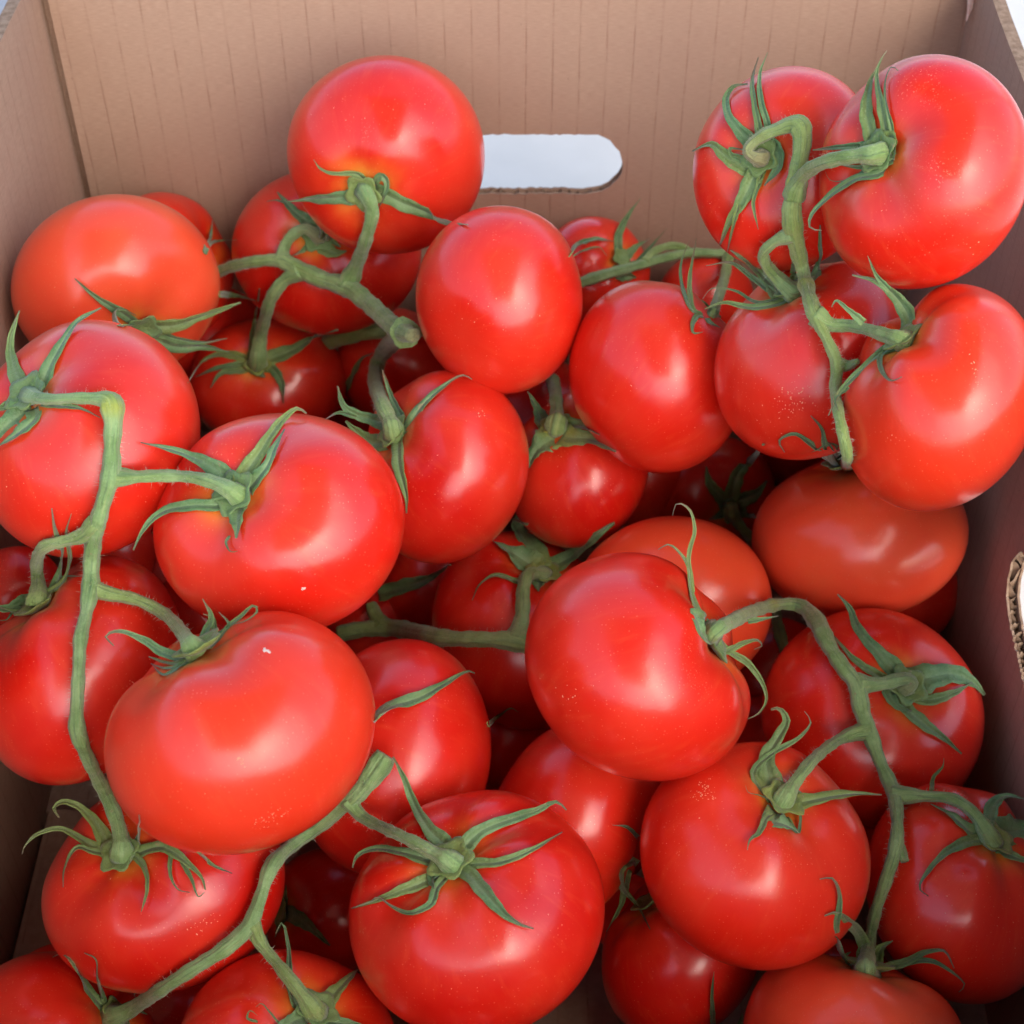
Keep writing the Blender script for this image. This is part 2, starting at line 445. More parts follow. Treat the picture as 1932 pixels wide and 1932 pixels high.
# id, cx, cy, half width, half height, depth, calyx px, axis (if the stem is out of sight), colour, label
TOMATOES = [
 (1, 728, 292, 187, 188, .6663, (690, 357), None, R2, "tomato highest at the back, leaning on the back wall beside the hand hole"),
 (2, 218, 541, 198, 175, .6450, (262, 615), None, R4, "orange red tomato against the left wall at the back"),
 (3, 318, 500, 125, 138, .7428, (388, 468), None, R2, "tomato peeping out behind the orange red one at the back left"),
 (4, 616, 473, 179, 158, .7294, (602, 447), None, R1, "tomato in the back row tucked under the highest tomato"),
 (5, 163, 828, 215, 225, .5167, (62, 752), None, R2, "large tomato cut by the left edge, wearing a bent knuckled stem"),
 (6, 506, 722, 149, 124, .7691, (488, 688), None, R2, "small tomato with upright stem and flat spreading yellowish calyx"),
 (7, 942, 566, 158, 178, .6109, None, (.5, .35, -.8), R2, "smooth round tomato showing no calyx, just below the hand hole"),
 (8, 526, 990, 237, 211, .4996, (455, 937), None, R2, "broad tomato left of centre with pale nub and five pointed calyx"),
 (9, 838, 881, 160, 183, .6168, (752, 822), None, R1, "tall tomato in the middle with curved stem on its left shoulder"),
 (10, 1092, 886, 134, 148, .6507, (1052, 808), None, R1, "shaded tomato under a yellow centred calyx in the middle"),
 (11, 1238, 711, 165, 182, .6089, None, (.62, .68, -.25), R2, "smooth leaning tomato right of the middle, calyx hidden at its far top"),
 (12, 1535, 680, 188, 188, .5646, (1500, 560), None, R2, "tomato with scuffed skin under the long upper right vine"),
 (13, 1484, 318, 177, 194, .5588, (1440, 300), None, R2, "back right tomato against the wall with brown elbowed stem"),
 (14, 1745, 324, 200, 222, .5046, (1668, 292), None, R2, "big ribbed tomato rising above the rim in the upper right corner"),
 (15, 1775, 750, 189, 215, .5067, (1704, 640), None, R3, "big creased tomato against the right wall, calyx on its left shoulder"),
 (16, 1623, 1014, 205, 155, .6392, (1592, 890), None, R4, "wide orange tinged tomato lying beside the right hand hole"),
 (17, 1335, 935, 128, 115, .7744, (1375, 960), None, R1, "dark shaded tomato with star calyx deep between its neighbours"),
 (18, 1269, 1138, 188, 165, .6269, None, (.4, .2, -.9), R4, "orange red tomato peeping out behind the kidney shaped one"),
 (19, 1203, 1258, 213, 216, .5215, (1338, 1212), None, R2, "large kidney shaped tomato at the centre, stem in its right notch"),
 (20, 1647, 1354, 211, 207, .6044, (1704, 1300), None, R2, "tomato at right with broad folded calyx and a sideways stem"),
 (21, 1425, 1615, 218, 216, .5275, (1470, 1520), None, R2, "big tomato lower right with yellow speckled shoulder"),
 (22, 1812, 1686, 180, 209, .5569, (1868, 1592), None, R2, "tomato in the lower right corner against the right wall"),
 (23, 1618, 2010, 218, 215, .5215, (1638, 1838), None, R4, "tomato cut by the bottom edge with stem standing straight up"),
 (24, 899, 1725, 242, 235, .4988, (856, 1634), None, R1, "large tomato at bottom centre with wide seven armed calyx"),
 (25, 1086, 1545, 167, 188, .5658, None, (.75, -.45, .1), R2, "tomato half covered under the kidney shaped one, no stem in view"),
 (26, 745, 1430, 182, 225, .5577, None, (-.75, .3, .3), R1, "shaded tomato behind the cut end of the lower vine"),
 (27, 452, 1383, 256, 231, .4597, (385, 1235), None, R3, "largest and nearest tomato, at lower left with a white scar on top"),
 (28, 150, 1265, 195, 217, .5226, (70, 1145), None, R1, "tomato at the left edge below the vine with gripping stem"),
 (29, 308, 1672, 230, 203, .5284, (236, 1616), None, R1, "dark red tomato at lower left beside the bare box floor"),
 (30, 105, 1985, 195, 190, .5369, (206, 1925), None, R1, "tomato cut by the bottom left corner"),
 (31, 545, 2000, 212, 209, .5047, (592, 1915), None, R2, "tomato cut by the bottom edge with a coiled calyx tip"),
 (32, 985, 1190, 170, 188, .6562, (1022, 1090), None, R1, "shaded tomato at the centre with hooked stem and torn looking calyx"),
 (33, 690, 1165, 108, 110, .7248, None, (-.6, .3, .4), R1, "dark sliver of tomato behind the broad left tomato"),
 (34, 1285, 1800, 150, 165, .5717, (1185, 1650), None, R1, "dim tomato low in the box under the yellow speckled one"),
 (35, 872, 1370, 92, 100, .6866, None, (-.3, .5, .6), R1, "dark edge of a tomato behind the shaded one at centre"),
 (36, 1125, 510, 102, 102, .7528, (1165, 490), None, R2, "small back row tomato below the hand hole, under dark calyx"),
 (37, 1330, 575, 95, 100, .7680, None, (0, .4, -.8), R1, "small dark tomato in the back row below the brown elbowed stem"),
 (38, 745, 690, 110, 110, .7750, None, (.2, .3, -.8), R1, "dark tomato in the hollow under the upper vine knuckle"),
 (39, 690, 800, 95, 100, .8179, None, (0, .3, -.8), R1, "dark scrap of tomato between the middle tomatoes"),
 (40, 1490, 830, 90, 90, .8123, None, (0, .3, -.8), R1, "dark scrap of tomato under the scuffed one"),
 (41, 1690, 1110, 120, 118, .6907, None, (0, .3, -.8), R1, "shaded tomato beneath the wide orange tinged one"),
 (42, 620, 1725, 125, 125, .6175, (540, 1720), None, R1, "very dark tomato in the gap near the bottom"),
 (43, 30, 1120, 90, 90, .5828, None, (0, .3, -.8), R1, "dark scrap of tomato at the left edge"),
 (44, 300, 1110, 95, 95, .7411, None, (0, .3, -.8), R1, "dark tomato in the left hollow behind the knuckled vine"),
 (45, 1240, 2000, 90, 80, .5845, None, (0, .3, -.8), R1, "tip of a tomato at the bottom edge beside bare floor"),
 (46, 1450, 1420, 110, 110, .6732, None, (0, .3, -.8), R1, "dark scrap of tomato right of the kidney shaped one"),
 (47, 1590, 1850, 100, 80, .6054, None, (0, .3, -.8), R1, "dark scrap of tomato behind the upright stem at the bottom"),
 (48, 110, 1905, 115, 127, .5913, None, (0, .3, -.8), R1, "dark rim of a tomato behind the bottom left corner one"),
 (60, 410, 640, 110, 110, 0.800, None, (-0.5, -0.5, -.7), R1, "dark tomato deep at the left, seen through the gap below the back left tomatoes"),
 (61, 1010, 790, 118, 118, 0.780, None, (0.2, -0.2, -.7), R1, "dark tomato deep behind the yellow centred calyx"),
 (62, 1190, 880, 112, 112, 0.765, None, (-0.1, 0.1, -.7), R1, "dark tomato deep in the gap between the middle tomatoes and the star calyx"),
 (63, 832, 1110, 112, 112, 0.720, None, (-0.4, 0.4, -.7), R1, "dark tomato deep in the hollow left of the hooked stem"),
 (64, 955, 1385, 112, 112, 0.668, None, (0.3, -0.3, -.7), R1, "dark tomato deep in the hole left of the kidney shaped tomato's foot"),
 (65, 1462, 1275, 110, 110, 0.695, None, (0.0, 0.0, -.7), R1, "dark tomato deep in the gap right of the kidney shaped tomato"),
 (66, 1690, 1590, 100, 100, 0.625, None, (-0.3, 0.3, -.7), R1, "dark tomato deep between the three lower right tomatoes"),
 (67, 330, 1945, 112, 112, 0.585, None, (0.4, -0.4, -.7), R1, "dark tomato deep in the gap at the bottom edge under the forked vine"),
 (68, 372, 1180, 100, 100, .700, None, (.2, .3, -.7), R1, "dark tomato deep in the chink above the nearest tomato"),
 (69, 205, 1045, 90, 90, .640, None, (.2, -.3, -.7), R1, "dark tomato deep behind the long knuckled vine at the left"),
 (70, 1180, 1722, 70, 75, .600, None, (.2, -.3, -.7), R1, "dark tomato deep below the half covered one"),
]
SHAPES = {
 14: dict(dim=.32, sig=.48, lob=.048), 15: dict(dim=.32, sig=.46, lob=.045), 19: dict(dim=.38, sig=.52, lob=.036, lim=.97),
 27: dict(dim=.27, sig=.50, lob=.032, lim=.99), 8: dict(dim=.29, sig=.46, lob=.036), 24: dict(dim=.25, sig=.46, lob=.034),
 5: dict(dim=.24, sig=.45, lob=.022), 28: dict(lim=.97, dim=.3, sig=.46), 23: dict(lim=.985, dim=.26, sig=.50), 16: dict(lim=.985, dim=.15, sig=.42, lob=.010),
 12: dict(dim=.30, sig=.45, lob=.032), 21: dict(lob=.036, dim=.28, sig=.45), 22: dict(lob=.036), 29: dict(lob=.03, dim=.26, sig=.48), 7: dict(sq=.95, dim=.12), 11: dict(sq=.93, dim=.15),
 1: dict(dim=.14, sig=.34, sq=.92), 6: dict(dim=.12, sig=.34), 9: dict(sq=.9), 10: dict(dim=.14), 20: dict(dim=.22),
}
# tomato: (tile, calyx centre, [(tile, half width, points from base to tip)...])   points are tile pixels
CALYX = {
 1: (1, (190, 1020), [(1, 20, (150, 965), (110, 945), (-20, 942), (-80, 915), (-114, 868)), (1, 44, (130, 1060), (20, 1075), (-70, 1080), (-170, 1085), (-260, 1096)),
     (1, 46, (260, 1050), (380, 1110), (500, 1155), (600, 1205), (725, 1222)), (1, 24, (255, 955), (285, 1000), (265, 1080), (240, 1130))]),
 2: (0, (760, 1780), [(0, 30, (690, 1720), (560, 1640), (490, 1590), (408, 1515)), (0, 38, (800, 1775), (950, 1770), (1100, 1720), (1310, 1645)),
     (0, 24, (830, 1800), (950, 1840), (1100, 1862), (1235, 1840)), (0, 44, (820, 1830), (950, 1885), (1100, 1885), (1245, 1912)), (0, 22, (640, 1770), (618, 1700), (660, 1680), (740, 1715))]),
 3: (0, (1110, 1380), [(0, 20, (1112, 1370), (1140, 1300), (1157, 1198)), (0, 10, (1150, 1320), (1210, 1308), (1287, 1305)), (0, 18, (1190, 1598), (1300, 1610), (1392, 1636))]),
 4: (0, (1730, 1285), [(0, 40, (1690, 1220), (1600, 1150), (1508, 1045)), (0, 9, (1580, 1120), (1510, 1090), (1450, 1095)), (0, 22, (1700, 1300), (1650, 1360), (1588, 1392)),
     (0, 48, (1750, 1330), (1820, 1375), (1884, 1365)), (0, 40, (1750, 1250), (1800, 1300), (1850, 1345))]),
 5: (3, (185, 370), [(3, 40, (120, 290), (75, 180), (55, 60), (70, -30), (105, -130)), (3, 40, (225, 280), (270, 170), (330, 60), (420, -70), (550, -145)),
     (3, 80, (130, 420), (30, 500), (-80, 600)), (3, 44, (190, 450), (90, 540), (-20, 615)), (3, 22, (300, 385), (430, 400), (545, 452)), (3, 34, (80, 370), (0, 400), (-80, 420))]),
 6: (3, (1395, 165), [(3, 38, (1470, 130), (1600, 80), (1720, 10), (1840, -25)), (3, 26, (1300, 120), (1180, 108), (1100, 150), (1022, 262)), (3, 24, (1310, 165), (1180, 182), (1065, 230)),
     (3, 26, (1310, 195), (1200, 212), (1145, 290)), (3, 34, (1480, 185), (1530, 260), (1542, 375)), (3, 26, (1375, 110), (1388, -60), (1412, -250)), (3, 40, (1400, 190), (1420, 215), (1440, 232))]),
 8: (3, (1320, 880), [(3, 44, (1230, 770), (1120, 700), (980, 640), (765, 588)), (3, 46, (1330, 770), (1400, 660), (1520, 480), (1620, 400), (1668, 428)), (3, 40, (1400, 780), (1460, 700), (1490, 620), (1548, 515)),
     (3, 38, (1200, 925), (1040, 930), (880, 965), (780, 1060), (725, 1172)), (3, 52, (1290, 980), (1290, 1050), (1284, 1108)), (3, 9, (1250, 1095), (1230, 1130), (1255, 1180), (1292, 1178))]),
 9: (4, (350, 545), [(4, 34, (400, 500), (470, 395), (580, 290), (700, 222), (748, 245)), (4, 28, (365, 460), (310, 340), (260, 190)), (4, 40, (260, 480), (130, 440), (50, 390), (15, 280)),
     (4, 60, (290, 580), (200, 590), (110, 520), (60, 470)), (4, 38, (345, 600), (350, 720), (390, 880), (392, 972)), (4, 15, (120, 450), (20, 425), (-52, 462))]),
 10: (4, (1215, 540), [(4, 42, (1140, 480), (1100, 400), (1050, 310)), (4, 78, (1160, 580), (1090, 640), (1055, 725)), (4, 56, (1280, 560), (1400, 570), (1530, 635)), (4, 44, (1280, 490), (1350, 500), (1440, 545))]),
 11: (2, (200, 1720), [(2, 15, (130, 1690), (75, 1570), (65, 1440), (112, 1305)), (2, 18, (135, 1690), (112, 1550), (150, 1295)), (2, 18, (160, 1715), (130, 1760), (135, 1810), (185, 1805)), (2, 15, (220, 1750), (280, 1782))]),
 12: (2, (690, 1600), [(2, 42, (610, 1620), (560, 1550), (450, 1440), (335, 1362)), (2, 24, (575, 1590), (450, 1505), (340, 1428), (203, 1445)), (2, 28, (600, 1650), (450, 1672), (300, 1645), (195, 1680)),
     (2, 12, (480, 1645), (360, 1580), (230, 1570), (185, 1625)), (2, 34, (690, 1560), (682, 1460), (672, 1360)), (2, 36, (780, 1540), (820, 1420), (825, 1225))]),
 13: (2, (520, 880), [(2, 36, (430, 760), (330, 640), (310, 540), (350, 470), (428, 456)), (2, 28, (500, 740), (465, 560), (455, 430), (487, 312)), (2, 26, (545, 720), (500, 540), (495, 400), (537, 285)),
     (2, 44, (440, 920), (310, 850), (230, 785), (128, 822)), (2, 26, (420, 870), (340, 840), (330, 810), (400, 812)), (2, 44, (460, 970), (400, 1090), (330, 1200), (278, 1332)), (2, 16, (380, 1110), (345, 1250), (318, 1372)),
     (2, 18, (490, 1000), (460, 1100), (487, 1248)), (2, 44, (570, 790), (600, 890), (520, 1010))]),
 14: (2, (1180, 820), [(2, 44, (1110, 750), (1075, 600), (1100, 430), (1132, 368)), (2, 28, (1180, 720), (1150, 550), (1130, 400), (1155, 320), (1186, 275)), (2, 15, (1215, 730), (1180, 560), (1180, 430), (1215, 360), (1247, 385)),
     (2, 30, (1080, 800), (930, 800), (783, 816)), (2, 26, (1225, 860), (1100, 905), (1000, 905), (910, 893)), (2, 34, (1170, 930), (1020, 970), (880, 1060), (770, 1180), (770, 1240), (832, 1252)), (2, 6, (1020, 955), (940, 985), (875, 978), (852, 935)),
     (2, 42, (1200, 740), (1225, 800), (1225, 870))]),
 15: (2, (1285, 1835), [(2, 42, (1295, 1810), (1310, 1740), (1240, 1620), (1130, 1530), (998, 1494)), (2, 18, (1200, 1580), (1130, 1500), (1082, 1392)), (2, 22, (1060, 1755), (970, 1680), (910, 1635), (885, 1670)),
     (5, 32, (1270, 45), (1150, 100), (1050, 190), (930, 310), (868, 440)), (5, 22, (1150, 120), (1160, 200), (1210, 252), (1268, 230)), (5, 12, (980, 290), (905, 350), (925, 418))]),
 16: (5, (955, 725), [(5, 26, (900, 710), (850, 600), (830, 510), (772, 442)), (5, 22, (890, 700), (780, 600), (680, 540), (600, 580), (630, 640)), (5, 24, (930, 680), (910, 610), (868, 588)), (5, 9, (860, 590), (820, 620), (775, 642))]),
 17: (5, (325, 930), [(5, 38, (280, 880), (220, 800), (204, 718)), (5, 46, (340, 880), (380, 750), (450, 680), (517, 595)), (5, 44, (390, 900), (470, 870), (535, 795)), (5, 46, (370, 955), (440, 980), (475, 995)), (5, 34, (280, 980), (220, 1005))]),
 19: (5, (210, 1600), [(5, 28, (165, 1530), (120, 1400), (105, 1260), (60, 1190), (0, 1142), (-58, 1170)), (5, 18, (125, 1400), (108, 1200), (140, 1060), (110, 950), (45, 918), (20, 985)), (5, 28, (220, 1680), (300, 1722), (400, 1680), (480, 1660), (510, 1690), (465, 1712)),
     (5, 24, (320, 1720), (420, 1780), (500, 1880), (532, 1980), (490, 2060), (430, 2090)), (5, 16, (430, 1560), (520, 1545), (598, 1530)), (5, 42, (150, 1520), (190, 1640), (300, 1725))]),
 20: (8, (1275, 110), [(5, 46, (1250, 1850), (1130, 1720), (1030, 1600), (980, 1480), (918, 1412)), (8, 78, (1380, 60), (1540, 30), (1650, 70), (1718, 142)), (8, 36, (1400, 170), (1550, 130), (1650, 75)), (8, 40, (1280, 200), (1380, 295), (1500, 380), (1592, 462)),
     (5, 28, (1130, 1850), (1000, 1760), (930, 1680), (848, 1588)), (8, 40, (1200, 130), (1240, 200), (1320, 230))]),
 21: (8, (600, 760), [(8, 56, (560, 640), (530, 490), (590, 380), (640, 280), (600, 215), (555, 222)), (8, 28, (490, 640), (460, 560), (560, 460), (700, 380), (772, 290), (738, 232)), (8, 44, (710, 730), (850, 700), (1000, 680), (1158, 686)),
     (8, 24, (530, 810), (490, 890), (440, 930), (427, 985)), (8, 8, (640, 840), (600, 750), (500, 690), (430, 670), (418, 635)), (8, 58, (570, 820), (640, 850), (705, 890)), (8, 16, (700, 890), (716, 800), (694, 702))]),
 22: (8, (1745, 930), [(8, 42, (1650, 890), (1540, 800), (1425, 735)), (8, 14, (1430, 660), (1440, 590), (1490, 530), (1496, 486)), (8, 42, (1740, 850), (1765, 740), (1830, 692), (1940, 710)), (8, 84, (1820, 890), (1950, 870), (2060, 860)),
     (8, 36, (1800, 980), (1900, 1030), (2010, 1055)), (8, 32, (1660, 930), (1520, 990), (1420, 1090), (1365, 1195), (1412, 1236))]),
 23: (8, (1080, 1640), [(8, 32, (1010, 1630), (930, 1540), (910, 1420), (930, 1240), (890, 1140), (822, 1145)), (8, 46, (1065, 1640), (1060, 1500), (990, 1390), (910, 1325), (848, 1342)), (8, 40, (1125, 1600), (1155, 1520), (1218, 1480)),
     (8, 28, (1130, 1635), (1280, 1600), (1400, 1540), (1500, 1535), (1552, 1628)), (8, 22, (1270, 1600), (1420, 1588), (1540, 1650), (1610, 1720), (1578, 1758)), (8, 40, (1010, 1620), (960, 1570), (990, 1540))]),
 24: (7, (645, 1085), [(7, 42, (610, 970), (520, 880), (430, 730), (380, 600), (318, 478)), (7, 44, (690, 990), (800, 880), (950, 820), (1100, 770), (1210, 722), (1262, 768)), (7, 34, (760, 1060), (900, 1050), (1080, 980), (1238, 888)),
     (7, 44, (720, 1110), (820, 1220), (920, 1330), (1000, 1385), (1082, 1412)), (7, 36, (510, 1150), (350, 1210), (200, 1268), (92, 1302)), (7, 26, (555, 1190), (520, 1280), (400, 1327), (310, 1290), (235, 1240), (200, 1262)), (7, 36, (520, 1040), (380, 1000), (220, 978), (120, 1020), (98, 1082)),
     (7, 55, (560, 1110), (530, 1150), (545, 1190))]),
 25: (7, None, [(7, 15, (1660, 930), (1590, 860), (1512, 850))]),
 26: (7, None, [(7, 40, (215, 285), (300, 210), (450, 160), (600, 80), (730, 12), (762, 25))]),
 27: (3, (1080, 1715), [(3, 32, (1030, 1755), (900, 1735), (780, 1660), (640, 1612), (575, 1640), (618, 1692)), (3, 28, (1030, 1775), (930, 1790), (808, 1752)), (3, 20, (1000, 1790), (900, 1815), (820, 1790)), (3, 20, (980, 1800), (890, 1850), (830, 1800)),
     (3, 30, (1105, 1690), (1115, 1620), (1150, 1540), (1102, 1438)), (3, 24, (1135, 1680), (1165, 1600), (1160, 1540), (1106, 1520)), (3, 17, (1160, 1690), (1240, 1590), (1300, 1540), (1385, 1472), (1402, 1500), (1330, 1560), (1268, 1576)), (3, 22, (1180, 1640), (1245, 1580), (1190, 1510))]),
 28: (3, (200, 1445), [(3, 44, (140, 1460), (30, 1492), (-60, 1475)), (3, 32, (190, 1480), (100, 1512), (0, 1485)), (3, 34, (280, 1400), (330, 1280), (330, 1160), (300, 1060), (282, 945)), (3, 22, (340, 1350), (382, 1220), (360, 1080), (388, 975)),
     (3, 12, (270, 1390), (300, 1330), (360, 1315), (455, 1315)), (3, 14, (80, 1495), (35, 1550), (-5, 1556))]),
 29: (6, (665, 1020), [(6, 38, (605, 990), (530, 850), (430, 750), (340, 722), (292, 760), (322, 808)), (6, 28, (590, 1010), (450, 930), (330, 868), (200, 900), (130, 970), (120, 1008)), (6, 22, (500, 990), (420, 970), (350, 1090), (343, 1188)), (6, 34, (735, 985), (760, 880), (757, 795)),
     (6, 36, (740, 1005), (880, 968), (1000, 1040), (1100, 1140), (1116, 1202)), (6, 14, (930, 990), (928, 1120), (970, 1200), (1032, 1216)), (6, 14, (990, 1050), (1040, 1140), (1080, 1240), (1112, 1215)), (6, 22, (735, 1020), (790, 1090), (800, 1200), (768, 1322)),
     (6, 16, (1080, 1000), (1160, 1070), (1262, 1112))]),
 30: (6, (590, 1905), [(6, 34, (565, 1850), (470, 1730), (400, 1600), (340, 1548), (288, 1568)), (6, 30, (570, 1830), (530, 1700), (520, 1580), (458, 1545)), (6, 40, (640, 1890), (720, 1850), (800, 1880))]),
 31: (6, (1690, 1890), [(6, 26, (1620, 1850), (1575, 1700), (1570, 1530), (1535, 1382), (1500, 1440)), (6, 56, (1740, 1850), (1830, 1750), (1945, 1635)), (6, 10, (1540, 1940), (1470, 1870), (1420, 1820), (1390, 1840)), (6, 50, (1610, 1910), (1520, 1960), (1450, 2000)),
     (6, 36, (1780, 1920), (1900, 1930), (2010, 1950)), (6, 8, (1400, 1920), (1345, 1900), (1360, 1860), (1400, 1885))]),
 32: (4, (1110, 1300), [(4, 76, (1060, 1250), (960, 1180), (865, 1125)), (4, 62, (1100, 1210), (1020, 1090), (975, 1000), (1050, 1035)), (4, 44, (1160, 1270), (1280, 1210), (1400, 1110), (1540, 1022), (1565, 1045)), (4, 22, (1010, 1345), (880, 1308), (790, 1360), (748, 1445)),
     (4, 50, (1110, 1340), (1110, 1395))]),
 33: (4, None, [(4, 44, (240, 1415), (380, 1370), (500, 1330), (632, 1252))]),
 34: (7, (1610, 1080), [(7, 26, (1640, 1040), (1560, 1080), (1560, 1180), (1650, 1290), (1715, 1415)), (7, 26, (1590, 1110), (1560, 1280), (1478, 1430)), (8, 16, (240, 1932), (235, 1780), (246, 1648)), (8, 14, (388, 1935), (402, 1868))]),
 35: (7, None, [(7, 14, (832, 304), (900, 250), (960, 215), (998, 235))]),
 36: (1, (1560, 1450), [(1, 30, (1555, 1400), (1540, 1300), (1590, 1180), (1664, 1078)), (1, 28, (1580, 1410), (1630, 1350), (1716, 1298)), (1, 16, (1640, 1430), (1720, 1340), (1808, 1240)), (1, 44, (1560, 1490), (1640, 1510)), (1, 28, (1275, 1392), (1330, 1330), (1420, 1300), (1515, 1312)), (1, 10, (1300, 1392), (1350, 1365), (1440, 1345), (1480, 1390))]),
 39: (4, None, [(4, 24, (65, 300), (100, 220), (150, 130), (205, 103))]),
 42: (6, (1550, 1320), [(6, 22, (1550, 1290), (1555, 1175)), (6, 40, (1570, 1325), (1660, 1380), (1795, 1505)), (6, 32, (1540, 1350), (1495, 1460))]),
}
NO_HUB = {3, 25, 26, 33, 35, 39}
NO_SNAP = {27, 19, 23, 16, 28, 11}
